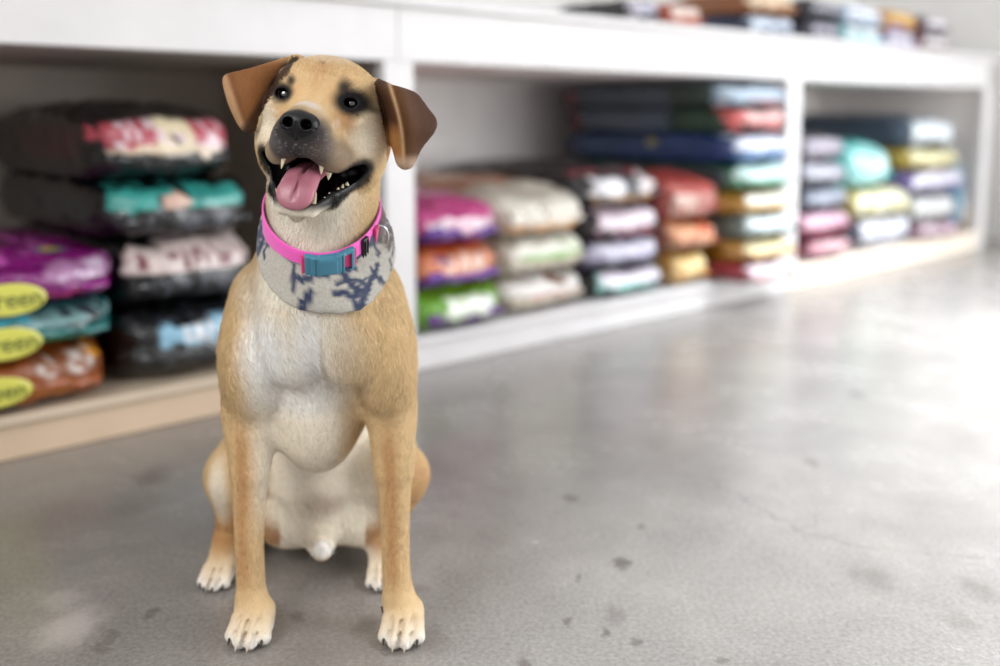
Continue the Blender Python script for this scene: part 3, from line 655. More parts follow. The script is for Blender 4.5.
def sheet(rows, th, k=.006):
    """triangulated sheet through a grid of world points, Catmull-Rom refined"""
    g = np.array(rows)
    def up(g):
        n = g.shape[0]; out = []
        for i in range(n - 1):
            p0, p1, p2, p3 = g[max(i - 1, 0)], g[i], g[i + 1], g[min(i + 2, n - 1)]
            for t in (0, .333, .667): out.append(.5 * ((2 * p1) + (-p0 + p2) * t + (2 * p0 - 5 * p1 + 4 * p2 - p3) * t * t + (-p0 + 3 * p1 - 3 * p2 + p3) * t ** 3))
        out.append(g[-1]); return np.array(out)
    g = up(g); g = up(g.transpose(1, 0, 2)).transpose(1, 0, 2)
    T = []
    for i in range(g.shape[0] - 1):
        for j in range(g.shape[1] - 1):
            T.append((g[i, j], g[i + 1, j], g[i, j + 1])); T.append((g[i + 1, j], g[i + 1, j + 1], g[i, j + 1]))
    for a, b, c in T:
        if np.linalg.norm(np.cross(b - a, c - a)) < 1e-8: continue
        lo, hi = bb([a, b, c], th); ops.append((lambda g, a=a, b=b, c=c: tri(g, a, b, c, th), lo, hi, k, 'add'))
    return g

def AX(Y, z): # a point on the dog's middle line (it faces the camera) at depth Y and height z
    return np.array([(DCX - 500) / 955 * Y, Y, z])
DCX = 317.0
# --- trunk
el(AX(1.27, .345), (.088, .100, .115), k=.03)                       # rib cage, upper
el(AX(1.265, .275), (.066, .090, .092), k=.03)                       # sternum
el(AX(1.225, .255), (.044, .050, .070), k=.03)
cap(AX(1.30, .33), AX(1.47, .15), .090, .088, .05)                  # back
el(AX(1.50, .105), (.100, .095, .10), k=.05)                        # pelvis
el(AX(1.37, .115), (.070, .085, .088), k=.04)                        # belly
el(AX(1.40, .060), (.085, .075, .052), k=.03)                        # lap, inner thighs
chain([P(318, 285, 1.24), P(321, 235, 1.215), hw([-.6, -3.0, -3.5])], [.088, .067, .070], .03)   # neck
cap(P(323, 215, 1.185), P(320, 290, 1.175), .046, .052, .04)         # throat
el(P(318, 325, 1.19), (.062, .050, .055), k=.05)                     # prosternum
# --- shoulders and front legs (viewer's left then right)
L0 = [P(266, 300, 1.25), P(251, 350, 1.215), P(249, 412, 1.205), P(250, 470, 1.19), P(249, 520, 1.178), P(250, 565, 1.165), P(252, 603, 1.155)]
chain(L0[:4], [.046, .042, .0315, .024], .03); chain(L0[2:], [.0300, .0232, .0186, .0176, .0185], .008)
R0 = [P(368, 296, 1.25), P(384, 348, 1.215), P(391, 408, 1.205), P(394, 470, 1.19), P(395, 520, 1.178), P(396, 565, 1.165), P(399, 600, 1.155)]
chain(R0[:4], [.046, .042, .031, .024], .03); chain(R0[2:], [.0290, .0228, .0184, .0174, .0185], .008)
el(P(245, 415, 1.23), (.022, .03, .040), k=.025); el(P(395, 412, 1.23), (.022, .03, .040), k=.025)
el(P(250, 375, 1.175), (.030, .026, .050), k=.025); el(P(385, 372, 1.175), (.030, .026, .050), k=.025)      # chest muscles over the legs
el(P(288, 345, 1.150), (.030, .020, .048), k=.025); el(P(347, 345, 1.150), (.030, .020, .048), k=.025)      # pectorals
# --- front paws
claws = []
def paw(c, yaw, s=1.0, spread=1.0, lean=0):
    R = rot('Z', yaw); f = R @ np.array([0, -1, 0.]); r = R @ np.array([1, 0, 0.]); u = np.array([0, 0, 1.])
    def q(x, y, z): return c + (r * x + f * y + u * z) * .01 * s
    el(q(0, -.9, 2.0), (.0200 * s, .026 * s, .0185 * s), np.stack([r, f, u], 1), k=.012)
    el(q(0, .3, 1.0), (.0225 * s, .028 * s, .0100 * s), np.stack([r, f, u], 1), k=.006)
    for x, y0, y1, rr in ((-1.95, -.2, 1.9, .86), (-.68, .4, 3.0, .92), (.68, .4, 3.0, .92), (1.95, -.2, 1.9, .86)):
        x *= spread
        cap(q(x * .62, y0 - 1.6, 3.0), q(x * .92, y0 + .8, 2.55), rr * .0080 * s, rr * .0090 * s, .006)
        cap(q(x * .92, y0 + .8, 2.5), q(x * 1.04, y1, 1.15), rr * .0090 * s, rr * .0100 * s, .0025)
        claws.append((q(x * 1.04, y1 + .65, 1.25), q(x * 1.06, y1 + 1.25, .45), .0026 * s))
    for x in (-1.32, 0, 1.32):    # grooves between toes
        cap(q(x * spread, 3.0, 2.2), q(x * spread * .9, .3, 3.5), .0034 * s, .0014 * s, .003, 'cut')
        cap(q(x * spread, 3.6, 1.2), q(x * spread, 2.3, 1.8), .0034 * s, .0024 * s, .002, 'cut')
        cap(q(x * spread, 3.7, .3), q(x * spread, 3.0, 1.8), .0030 * s, .0030 * s, .002, 'cut')
pL = G(252, 640); pR = G(404, 638)
paw(np.array([pL[0] + .001, 1.138, 0]), -7, 1.03, .97); paw(np.array([pR[0], 1.138, 0]), -4, 1.03, .97)
cap(L0[-1], np.array([pL[0], 1.150, .026]), .0185, .020, .012); cap(R0[-1], np.array([pR[0], 1.150, .026]), .0185, .020, .012)
# dewclaws
for q0 in (P(270, 603, 1.152), P(383, 604, 1.152)):
    pass
    claws.append((q0 + [0.0, -.004, -.004], q0 + [.0, -.006, -.010], .0022))
# --- hind legs: thigh forward to the knee, shank back to the hock on the floor, long foot forward
def hind(sx, knee, foot, hipx):
    hip = AX(1.50, .13) + [sx * hipx, 0, 0]
    cap(hip, knee, .070, .036, .04)
    el((hip + knee) / 2 + [sx * .006, -.01, -.012], (.040, .095, .068), k=.04)
    hock = np.array([foot[0] + sx * -.002, 1.435, .045])
    cap(knee, hock, .034, .020, .03)
    cap(hock, np.array([foot[0], 1.31, .030]), .021, .0185, .02)
    cap(knee + [0, .0, -.02], np.array([foot[0], 1.335, .05]), .026, .020, .02)
fl_ = G(219, 584); fr_ = G(381, 580)
hind(-1, P(235, 476, 1.335), np.array([fl_[0], 1.29, 0]), .062)
hind(+1, P(400, 474, 1.335), np.array([fr_[0], 1.29, 0]), .062)
paw(np.array([fl_[0], 1.278, 0]), -10, .86, .95); paw(np.array([fr_[0] + .004, 1.278, 0]), 6, .86, .95)
cap(np.array([fl_[0], 1.33, .03]), np.array([fl_[0], 1.295, .022]), .019, .017, .015); cap(np.array([fr_[0], 1.33, .03]), np.array([fr_[0] + .004, 1.295, .022]), .019, .017, .015)
# groin and sheath
el(P(320, 530, 1.31), (.030, .035, .022), k=.03)
el(P(286, 522, 1.335), (.038, .04, .036), k=.02); el(P(358, 520, 1.335), (.036, .04, .036), k=.02)
cap(P(320.5, 545, 1.31), P(321.5, 551, 1.262), .0165, .0135, .010)
# tail lying behind
chain([AX(1.56, .06), AX(1.64, .03) + [.03, 0, 0], AX(1.72, .022) + [.09, 0, 0], AX(1.76, .018) + [.16, 0, 0]], [.030, .024, .018, .010], .02)

# --- head
hel((0, -1.2, .6), (6.5, 7.6, 5.35), 1.5)
hel((0, 2.2, 1.6), (5.4, 4.6, 4.2), 2)
hel((4.6, -.6, -2.6), (2.9, 5.0, 4.6), 2.5)                       # cheeks
hel((5.0, .6, -5.2), (2.1, 3.2, 3.0), 2)
hel((-5.3, -.6, -3.6), (2.3, 3.6, 4.2), 2, sym=False)
hel((2.9, 4.3, 2.9), (2.1, 1.7, 1.1), 1.4)                        # brows
hel((4.9, 3.2, -.5), (1.6, 2.4, 1.4), 1.5)                        # cheek bone
hcap((0, 4.0, -.9), (0, 10.2, -2.1), 2.75, 1.75, 2.2)             # bridge
hcap((1.5, 4.5, -2.9), (1.35, 9.8, -3.6), 2.7, 1.8, 1.5)         # muzzle sides
hcap((1.95, 9.4, -4.75), (3.0, 6.4, -5.6), 1.55, 1.65, .8)         # flews
hcap((3.0, 6.4, -5.6), (4.6, 2.9, -5.1), 1.65, 1.3, .8)
hel((0, 10.2, -4.9), (1.6, 1.2, 1.25), .6)
hcap((0, 5.8, 2.4), (0, 2.8, 6.9), .45, .35, 1.1, 'cut')          # forehead furrow
hcap((0, 11.9, -3.7), (0, 11.5, -6.2), .16, .12, .3, 'cut')       # philtrum
# eyes: lids then sockets
hel((3.85, 4.55, .85), (1.75, 1.3, 1.35), .9)
hcap((2.5, 5.3, .5), (5.2, 4.2, .45), .42, .36, .35)
hcap((2.5, 5.4, 1.2), (3.8, 5.5, 2.0), .40, .42, .4); hcap((3.8, 5.5, 2.0), (5.3, 4.3, 1.2), .42, .36, .4)
hcap((5.0, 6.0, -1.0), (3.2, 7.8, -2.2), .3, .3, .5, 'cut')
# lower jaw
hcap((4.5, 1.2, -7.0), (3.0, 5.4, -9.95), 1.25, 1.05, .8)
hcap((3.0, 5.4, -9.95), (1.6, 8.0, -11.65), 1.05, .85, .6)
hcap((1.6, 8.0, -11.65), (-1.6, 8.0, -11.65), .85, .85, .4, sym=False)
hcap((0, 2.2, -9.2), (0, 6.8, -12.0), 2.2, 1.1, 1.0)             # floor of the jaw
hcap((0, -2.5, -7.0), (0, 1.8, -9.0), 4.6, 2.6, 2.0)
# open mouth
def mouth_sdf_local(q):      # in cm, for colouring too
    a = ell(q, (0, 4.9, -8.3), (3.2, 5.6, 2.2), rot('X', -22))
    b = np.minimum(seg(q, (3.1, 4.6, -8.2), (4.5, 2.6, -7.0), 1.15, .95), seg(q, (-3.1, 4.6, -8.2), (-4.5, 2.6, -7.0), 1.15, .95))
    c = np.minimum(seg(q, (3.1, 6.2, -8.1), (5.6, 3.4, -6.4), .9, .6), seg(q, (-3.1, 6.2, -8.1), (-5.6, 3.4, -6.4), .9, .6))
    d = np.minimum(seg(q, (0, 6.5, -9.0), (0, 10.2, -9.8), 1.9, 2.1), seg(q, (0, 7, -7.7), (0, 12, -7.9), 1.1, 1.2))
    r = a
    for x in (b, c, d):
        h = np.maximum(.9 - np.abs(r - x), 0); r = np.minimum(r, x) - h * h / 3.6
    return r
lo, hi = bb([hw((x, y, z)) for x in (-6, 6) for y in (-2, 13.5) for z in (-13, -3)], .0)
ops.append((lambda g: (mouth_sdf_local((g - Hc) @ HM * 100) / 100), lo, hi, .0035, 'cut'))
# black lip roll around the corners
for sx in (1, -1):
    pass
hel((1.0, 12.2, -2.55), (.72, 1.9, .68), .2, 'cut')
EYES = [hw((-3.95, 4.75, .8)), hw((3.75, 4.75, .8))]
for e_ in EYES: el(e_ + ey_ * .004, (.0098, .013, .0066), HM, .002, 'cut')
# --- ears, as folded sheets of skin
earL = sheet([[P(300, 59, 1.165), P(278, 66, 1.150), P(255, 73, 1.135), P(228, 79, 1.135)],
              [P(290, 72, 1.175), P(271, 84, 1.145), P(252, 90, 1.128), P(233, 97, 1.130)],
              [P(274, 92, 1.165), P(265, 100, 1.142), P(252, 108, 1.128), P(240, 113, 1.130)],
              [P(262, 112, 1.150), P(257, 117, 1.140), P(252, 122, 1.132), P(248, 127, 1.132)]], .0026, .010)
sheet([[P(302, 60, 1.18), P(292, 66, 1.20), P(280, 64, 1.165)], [P(285, 80, 1.19), P(276, 86, 1.20), P(262, 84, 1.15)], [P(270, 100, 1.18), P(262, 104, 1.18), P(252, 105, 1.14)]], .0024, .010)
earR = sheet([[P(376, 84, 1.165), P(386, 88, 1.130), P(393, 93, 1.105), P(402, 94, 1.125), P(413, 98, 1.145)],
              [P(380, 98, 1.170), P(391, 104, 1.140), P(399, 108, 1.105), P(412, 112, 1.125), P(425, 115, 1.150)],
              [P(384, 114, 1.170), P(394, 120, 1.145), P(402, 126, 1.112), P(415, 128, 1.125), P(430, 126, 1.145)],
              [P(388, 130, 1.165), P(396, 134, 1.150), P(401, 142, 1.122), P(408, 144, 1.125), P(416, 144, 1.138)],
              [P(391, 138, 1.155), P(397, 139, 1.148), P(403, 157, 1.128), P(405, 161, 1.128), P(407, 161, 1.130)]], .0026, .010)

h0 = HRES
xs = np.arange(-.50, -.02, h0); ys = np.concatenate([np.arange(.99, 1.26, h0 * .95), np.arange(1.26, 1.82, .0038)])
zs = np.concatenate([np.arange(-.01, .07, h0), np.arange(.07, .44, h0 * 1.6), np.arange(.44, .735, h0 * .9)])
Fd = Field(xs, ys, zs)
for fn, lo, hi, k, mode in ops: Fd.apply(fn, lo, hi, k, mode)
Fd.F = np.maximum(Fd.F, (-(Fd.ax[2] - .0012))[None, None, :].astype(np.float32))       # rests on the floor
V, Q = Fd.mesh(); del Fd
V = smooth_v(V, Q, 2)
print('dog verts', len(V), V.min(0), V.max(0))
# keep the main island only
par = np.arange(len(V))
for _ in range(60):
    m = par[Q].min(1); new = par.copy()
    for c_ in range(4): np.minimum.at(new, Q[:, c_], m)
    new = new[new]
    if (new == par).all(): break
    par = new
for _ in range(400):
    m = par[Q].min(1); new = par.copy()
    for c_ in range(4): np.minimum.at(new, Q[:, c_], m)
    new = new[new]; new = new[new]
    if (new == par).all(): break
    par = new
big = np.bincount(par, minlength=len(V)).argmax(); kq = par[Q[:, 0]] == big
print('islands', len(np.unique(par)))
Q = Q[kq]; ids, inv = np.unique(Q, return_inverse=True); V = V[ids]; Q = inv.reshape(Q.shape)
def vnormals(V, Q):
    n = np.cross(V[Q[:, 2]] - V[Q[:, 0]], V[Q[:, 3]] - V[Q[:, 1]]); o = np.zeros_like(V)
    for c_ in range(4):
        for k in range(3): o[:, k] += np.bincount(Q[:, c_], n[:, k], len(V))
    return o / np.maximum(np.linalg.norm(o, axis=1), 1e-12)[:, None]
qe_ = hl(V); me_ = (np.abs(qe_[:, 0]) > 6.9) & (qe_[:, 2] > -7.5) & (V[:, 2] > .56)
Vs_ = smooth_v(V, Q, 14, .6); V = np.where(me_[:, None], Vs_, V)
N = vnormals(V, Q)

# ------------------------------------------------------------------ coat colour
def proj(p):        # picture position of a point, only used to read where the coat's patches lie on this pose
    q = p - np.array([0, 0, HC]); yc = q[:, 1] * cp - q[:, 2] * sp; zc = q[:, 1] * sp + q[:, 2] * cp
    return 500 + FP * q[:, 0] / yc, CY - FP * zc / yc
def sm(a, b, x):
    t = np.clip((x - a) / (b - a), 0, 1); return t * t * (3 - 2 * t)
def blob(q, c, r, soft=.5):
    d = np.linalg.norm((q - np.array(c)) / np.array(r), axis=1); return 1 - sm(1 - soft, 1 + soft * .5, d)
TAN = srgb(205, 174, 130); CREAM = srgb(236, 226, 208); WHITE = srgb(240, 236, 230); RUST = srgb(176, 128, 80); BROWN = srgb(126, 80, 42); DBR = srgb(52, 30, 18)
BLK = srgb(26, 23, 24); GREY = srgb(96, 90, 88); LIP = srgb(16, 13, 14); PINK = srgb(110, 60, 66)
LSEG = [(np.array(L0[i]), np.array(L0[i + 1])) for i in range(2, 6)] + [(np.array(R0[i]), np.array(R0[i + 1])) for i in range(2, 6)]
def coat(V, N):
    q = hl(V); n = len(V); col = np.tile(TAN, (n, 1))
    def mixc(c, w): nonlocal col; col = col * (1 - w[:, None]) + np.asarray(c) * w[:, None]
    nz = sinoise(V, 160, 3, 3) * .5; nz2 = sinoise(V, 45, 9, 2)
    X = V[:, 0] - (DCX - 500) / 955 * V[:, 1]; Y = V[:, 1]; Z = V[:, 2]
    body = Z < .50
    # chest white, flanks tan
    w = (1 - sm(.038, .080, np.abs(X + .026) + .010 * nz2)) * sm(.10, .18, Z) * (1 - sm(.40, .48, Z)) * (Y < 1.30)
    mixc(CREAM, w * .85)
    w = blob(V - 0, tuple(P(268, 352, 1.15)), (.040, .09, .055), .6); mixc(WHITE, w * .9)
    w = blob(V, tuple(P(312, 345, 1.15)), (.022, .09, .075), .7); mixc(WHITE, w * .9)
    w = blob(V, tuple(P(300, 395, 1.16)), (.060, .09, .035), .7); mixc(WHITE, w * .7)
    w = blob(V, tuple(P(352, 362, 1.15)), (.026, .09, .062), .8); mixc(srgb(206, 186, 160), w * .6)
    w = blob(V, tuple(P(325, 362, 1.15)), (.0035, .09, .05), 1.0); mixc(srgb(170, 146, 122), w * .5)  # shading of the chest crease, painted into the coat
    w = blob(V, tuple(P(296, 352, 1.15)), (.040, .09, .0022), .7); mixc(WHITE, w * .7)
    # belly and inner thighs cream
    w = (1 - sm(.06, .10, np.abs(X))) * sm(1.22, 1.30, Y) * (1 - sm(.22, .30, Z)); mixc(CREAM, w * .9)
    w = blob(V, tuple(P(320, 505, 1.28)), (.03, .09, .02), .8); mixc(srgb(150, 120, 112), w * .5)
    # front legs: rusty inner stripe, pale outer edge, white toes
    for sx, pts in ((-1, L0), (1, R0)):
        zc = np.array([p[2] for p in pts])[::-1]; xc = np.array([p[0] for p in pts])[::-1]
        lx = V[:, 0] - np.interp(Z, zc, xc); on = (np.abs(lx) < .034) & (Z < .27) & (Y < 1.24)
        w = on * np.exp(-((lx - sx * .001 + .003) / .011) ** 2) * sm(.03, .09, Z) * (1 - sm(.22, .29, Z))
        mixc(RUST, w * .75)
        w = on * sm(.008, .018, -lx if sx < 0 else -lx) * sm(.05, .1, Z) * (1 - sm(.2, .27, Z)); mixc(TAN * 1.05, w * .5)
    w = (Z < .05) * (1 - sm(.018, .045, Z)); mixc(srgb(226, 212, 190), w * .75)
    w = (1 - sm(.008, .024, Z)) * (Y < 1.32); mixc(WHITE * .96, w * .8)
    # hind legs: rusty band over the hock and the shin, pale knee
    w = (np.abs(X) > .06) * (Y > 1.24) * (Z < .10) * sm(.03, .05, Z) * (1 - sm(.065, .095, Z)); mixc(RUST * .85, w * .9)
    w = blob(V, tuple(P(219, 492, 1.30)), (.016, .05, .05), .6); mixc(CREAM, w * .8)
    w = blob(V, tuple(P(420, 490, 1.30)), (.03, .06, .06), .6); mixc(RUST * 1.1, w * .5)
    w = blob(V, tuple(P(321.5, 552, 1.24)), (.020, .035, .018), .4); mixc(WHITE, w * .9)
    tipw = blob(V, tuple(P(321.5, 552, 1.2335)), (.0045, .006, .0045), .4); mixc(srgb(120, 84, 78), tipw)
    # neck and throat cream
    w = (Z > .42) * (1 - sm(3.5, 7.5, np.abs(q[:, 0] + 1.0))) * (1 - sm(-9.5, -6.5, q[:, 2])) * (q[:, 1] > -6); mixc(CREAM * 1.04, w * .95)
    # --- head
    hd = (sm(-12.5, -10.5, q[:, 2]) * (q[:, 2] > -13)) * (Z > .44)
    w = hd * blob(q, (0, 1.5, 4.5), (7, 7, 4.2), .4); mixc(srgb(192, 156, 110), w * .8)
    w = hd * blob(q, (0, 6.0, 3.5), (1.0, 4, 4.0), .8); mixc(srgb(186, 140, 94), w * .45)
    w = hd * blob(q, (0, 4.0, 6.0), (3.2, 3, 1.2), .8); mixc(CREAM, w * .35)
    for sx in (-1, 1):
        w = hd * blob(q, (sx * 5.6, 2.5, -2.6), (2.2, 5.0, 3.6), .6); mixc(srgb(238, 226, 204), w * .85)     # pale cheeks
        w = hd * blob(q, (sx * 3.4, 6.4, -1.3), (1.5, 2.6, 1.5), .7); mixc(srgb(178, 130, 84), w * (.75 if sx > 0 else .35))
        w = hd * blob(q, (sx * 2.0, 6.2, 1.0), (1.2, 2.6, 1.6), .8); mixc(srgb(196, 152, 104), w * .6)
        ec = (sx * 3.85, 5.0, .85)
        big_ = 1.0 if sx > 0 else .72
        w = hd * blob(q, ec, (2.3 * big_ + .2, 3.4, 1.65 * big_ + .15), .4); mixc(BLK * .7, w)
        w = hd * blob(q, (sx * 3.0, 5.0, 2.4 if sx > 0 else 2.3), (1.0 * big_, 3, 1.1 * big_), .6); mixc(BLK, w * .95)
        w = hd * blob(q, (sx * 5.9, 3.5, .45), (1.0, 2.5, .5), .6); mixc(BLK * 1.5, w * .6)
    # dark muzzle fading to grey and tan
    d = np.linalg.norm((q - np.array([.0, 11.2, -4.5])) / np.array([4.4, 5.4, 4.0]), axis=1)
    w = hd * (1 - sm(.62, 1.18, d + .10 * nz)); mixc(srgb(74, 68, 68), w * .97)
    w = hd * (1 - sm(.50, .92, d + .10 * nz)); mixc(srgb(36, 32, 34), w * .9)
    w = hd * (1 - sm(.8, 1.5, np.linalg.norm((q - np.array([3.0, 7.8, -5.7])) / np.array([2.5, 3.8, 2.2]), axis=1) + .1 * nz)); mixc(srgb(96, 84, 78), w * .7)
    w = hd * (1 - sm(.8, 1.4, np.linalg.norm((q - np.array([-2.9, 7.8, -5.5])) / np.array([2.5, 3.6, 2.3]), axis=1) + .1 * nz)); mixc(srgb(96, 90, 90), w * .6)
    w = hd * blob(q, (.1, 9.3, -.55), (1.5, 1.7, .7), .6); mixc(srgb(208, 202, 198), w * .8)                    # pale patch behind the nose
    w = hd * blob(q, (1.7, 8.6, -1.3), (.5, 2.2, .8), .8); mixc(srgb(190, 170, 150), w * .5)
    w = hd * (1 - sm(.9, 1.15, np.linalg.norm((q - np.array([0, 11.6, -2.6])) / np.array([1.9, 2.2, 1.5]), axis=1))); mixc(LIP, w)
    EARM = (np.abs(q[:, 0]) > 5.2) * 1.0
    sp_ = sinoise(V, 2300, 77, 2)
    w = hd * (1 - sm(.75, 1.25, d)) * (q[:, 2] > -7.2) * sm(.35, .75, sp_) * (np.linalg.norm((q - np.array([0, 11.3, -2.8])) / np.array([2.4, 3, 1.9]), axis=1) > 1); mixc(srgb(150, 142, 138), w * .4)
    w = hd * (1 - blob(q, (3.9, 5, 1.2), (3.6, 4, 3.2), .3)) * (1 - blob(q, (-3.9, 5, 1.2), (3.2, 4, 3.0), .3)) * (1 - (EARM)) * (q[:, 1] < 7) * (q[:, 2] > -4) * sm(.2, .8, sinoise(V * [1, 1, .35], 700, 78, 2)); mixc(srgb(226, 200, 164), w * .35)
    w = hd * blob(q, (3.1, 7.4, -1.9), (.35, 2.2, .9), .8); mixc(srgb(224, 206, 186), w * .4)
    # mouth: black lips and dark lining
    ms = mouth_sdf_local(q); inm = hd * (q[:, 1] > -2) * (q[:, 2] < -3.4) * (q[:, 2] > -12.8)
    jd = np.full(len(q), 9.0)
    for sx in (1, -1):
        for a_, b_ in (((4.7, 1.4, -6.6), (3.2, 5.6, -9.55)), ((3.2, 5.6, -9.55), (1.8, 8.3, -11.35)), ((1.8, 8.3, -11.35), (0, 8.75, -11.55))): jd = np.minimum(jd, seg(q, (a_[0] * sx, a_[1], a_[2]), (b_[0] * sx, b_[1], b_[2]), 0, 0))
    mixc(LIP, hd * (1 - sm(1.15, 1.5, jd + .06 * nz)))
    lipw = inm * (1 - sm(.22, .62, ms - .55 * sm(-7.0, -9.5, q[:, 2]) * (q[:, 1] > 3))); mixc(LIP, lipw); lipw = np.maximum(lipw, hd * (1 - sm(1.1, 1.35, jd)))
    w = inm * (1 - sm(.5, 1.4, ms)) * sm(-10.5, -8.5, q[:, 2]) * sm(3.6, 4.6, np.abs(q[:, 0])); mixc(LIP, w * .95)
    # ears
    px, py = proj(V)
    eL = (q[:, 0] < -5.0) & (q[:, 2] > -3.5) & (px < 300) & (py < 131) & (Y > 1.10) & ((px < 262 + (112 - py) * .62) | (Y > 1.16))
    eL &= (px + py * .0 < 262 + np.maximum(0, 112 - py) * .66)
    eL |= (px < 259 - np.maximum(0, py - 118) * .25) & (py > 100) & (py < 134) & (Z > .58) & (Y < 1.147)
    col[eL] = BROWN
    g = np.clip((px - 226) / 60, 0, 1); w = eL * np.exp(-((px - 233 - (py - 80) * .25) / 3.0) ** 2); mixc(srgb(108, 66, 38), w * .7)
    w = eL * (1 - sm(-2, 4, px - (226.5 + (py - 78) * .36))); mixc(srgb(196, 160, 122), w * .55)
    w = eL * (1 - sm(0, 12, (130 - py))); mixc(srgb(176, 140, 108), w * .7)
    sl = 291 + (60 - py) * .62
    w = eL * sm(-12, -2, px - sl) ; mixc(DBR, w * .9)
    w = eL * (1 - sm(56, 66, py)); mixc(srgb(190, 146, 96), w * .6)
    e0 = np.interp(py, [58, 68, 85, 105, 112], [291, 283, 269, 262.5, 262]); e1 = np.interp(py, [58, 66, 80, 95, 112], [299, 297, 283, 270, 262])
    w = (q[:, 0] < -3.4) * (py > 57) * (py < 112) * sm(-1.5, 1.5, px - e0) * (1 - sm(-1.5, 1.5, px - e1)) * (q[:, 2] > -3.5) * (Z > .56); mixc(DBR * .8, w * .95)  # dark inner ear, with the shade of the recess painted in
    eR = (q[:, 0] > 5.4) & (px > 374) & (py < 170) & (py > 78) & ((px > 386) | (px > 374 + np.maximum(0, (py - 84)) * .22)) & (Z > .56)
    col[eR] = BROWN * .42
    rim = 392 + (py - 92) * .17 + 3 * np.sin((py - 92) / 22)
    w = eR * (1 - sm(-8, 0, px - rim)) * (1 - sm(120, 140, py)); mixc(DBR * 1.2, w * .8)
    w = eR * (1 - sm(112, 140, -(-py)) * 0) * (px < rim - 1) * sm(118, 138, py); mixc(srgb(160, 110, 62), w * .8)
    w = eR * np.exp(-((px - rim) / 1.6) ** 2); mixc(srgb(206, 168, 126), w * .7)  # highlight painted along the fold ridge of the ear
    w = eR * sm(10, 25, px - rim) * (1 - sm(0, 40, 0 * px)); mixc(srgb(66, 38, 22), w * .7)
    w = eR * sm(152, 163, py); mixc(srgb(186, 158, 134), w * .8)
    col *= (1 + .05 * nz2 + .06 * nz)[:, None]
    return np.clip(col, .004, .95), lipw, ms, inm, eL | eR
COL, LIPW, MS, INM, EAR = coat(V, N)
def skin_mat():
    m = Mat('dog_coat', .62); c = m.attr()
    n = m.noise(420, 4, .7, .4, sc3=(1, 1, .35)); n2 = m.noise(90, 3, .6)
    m.base(m.mix(.35, c, m.ramp(n, [(.3, (.6, .55, .5, 1)), (.7, (1, 1, 1, 1))]), 'MULTIPLY'))
    m.bump(n, .35, .0012)
    a = m.node('ShaderNodeAttribute'); a.attribute_name = 'Wet'
    r = m.node('ShaderNodeMapRange'); m.link(a.outputs['Fac'], r.inputs['Value']); r.inputs['To Min'].default_value = .7; r.inputs['To Max'].default_value = .22
    m.link(r.outputs[0], m.b.inputs['Roughness'])
    m.b.inputs['Specular IOR Level'].default_value = .22; 
    return m.m
M_skin = skin_mat()
dog = empty('dog', tuple(AX(1.28, 0)))
tag(dog, 'tan and white short-haired dog sitting on the concrete floor with its mouth open', 'dog')
def dchild(o, parent=None, label=None):
    parent = parent or dog; o.parent = parent
    loc = Vector((0, 0, 0)); p = parent
    while p is not None: loc += p.location; p = p.parent
    o.location = Vector(o.location) - loc
    if label: o['label'] = label
    return o
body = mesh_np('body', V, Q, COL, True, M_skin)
wt = body.data.attributes.new('Wet', 'FLOAT', 'POINT'); wt.data.foreach_set('value', LIPW.astype(np.float32))
dchild(body)
bvh = BVHTree.FromPolygons([tuple(v) for v in V.tolist()], Q.tolist())
def hit(px, py, off=0.0):
    d = ray(px, py); d = d / np.linalg.norm(d)
    loc, nrm, i, dist = bvh.ray_cast(Vector((0, 0, HC)), Vector(d))
    if loc is None: return None
    return np.array(loc) - d * off

# small field meshes
def small(name, prims, lo, hi, h, mat, col=None, cuts=(), k=.1, kc=.1, parent=None, label=None, sm_it=2):
    """prims in head-local cm"""
    f = Field(*[np.arange(a, b, h) for a, b in zip(lo, hi)]); f.F[:] = 9
    g = np.stack(np.meshgrid(*f.ax, indexing='ij'), -1)
    for fn, kk in prims:
        d = fn(g); hh = np.maximum(kk - np.abs(f.F - d), 0); f.F = np.minimum(f.F, d) - hh * hh / (4 * kk)
    for fn, kk in cuts:
        d = -fn(g); hh = np.maximum(kk - np.abs(f.F - d), 0); f.F = np.maximum(f.F, d) + hh * hh / (4 * kk)
    v, q = f.mesh(); v = smooth_v(v, q, sm_it)
    # the head frame is left-handed: flip faces
    c = col(v) if callable(col) else col
    W = np.array([hw(x) for x in v]) if False else (Hc + (v / 100) @ HM.T)
    o = mesh_np(name, W, q[:, ::-1].copy(), c, True, mat); dchild(o, parent, label); return o
def nose():
    m = Mat('nose_leather', .38, S((11, 10, 11))); n = m.noise(700, 3); m.bump(n, .45, .0008); m.b.inputs['Specular IOR Level'].default_value = .35
    pr = [(lambda g: ell(g, (0, 10.9, -2.35), (2.05, 1.5, 1.35)), .3), (lambda g: ell(g, (1.15, 11.25, -2.55), (.98, 1.0, .95)), .5), (lambda g: ell(g, (-1.15, 11.25, -2.55), (.98, 1.0, .95)), .5),
          (lambda g: seg(g, (0, 11.6, -2.6), (0, 11.35, -4.0), .62, .42), .5)]
    cu = [(lambda g: ell(g, (1.0, 12.1, -2.55), (.60, 1.5, .56)), .2), (lambda g: ell(g, (-1.0, 12.1, -2.55), (.60, 1.5, .56)), .2),
          (lambda g: seg(g, (1.3, 12.0, -2.75), (2.1, 11.5, -3.0), .10, .06), .2), (lambda g: seg(g, (-1.3, 12.0, -2.75), (-2.1, 11.5, -3.0), .10, .06), .2),
          (lambda g: seg(g, (0, 12.45, -2.5), (0, 11.95, -4.2), .09, .07), .2)]
    return small('nose', pr, (-2.8, 9, -5), (2.8, 13, 0), .07, m.m, cuts=cu, label='black wet nose')
nose()
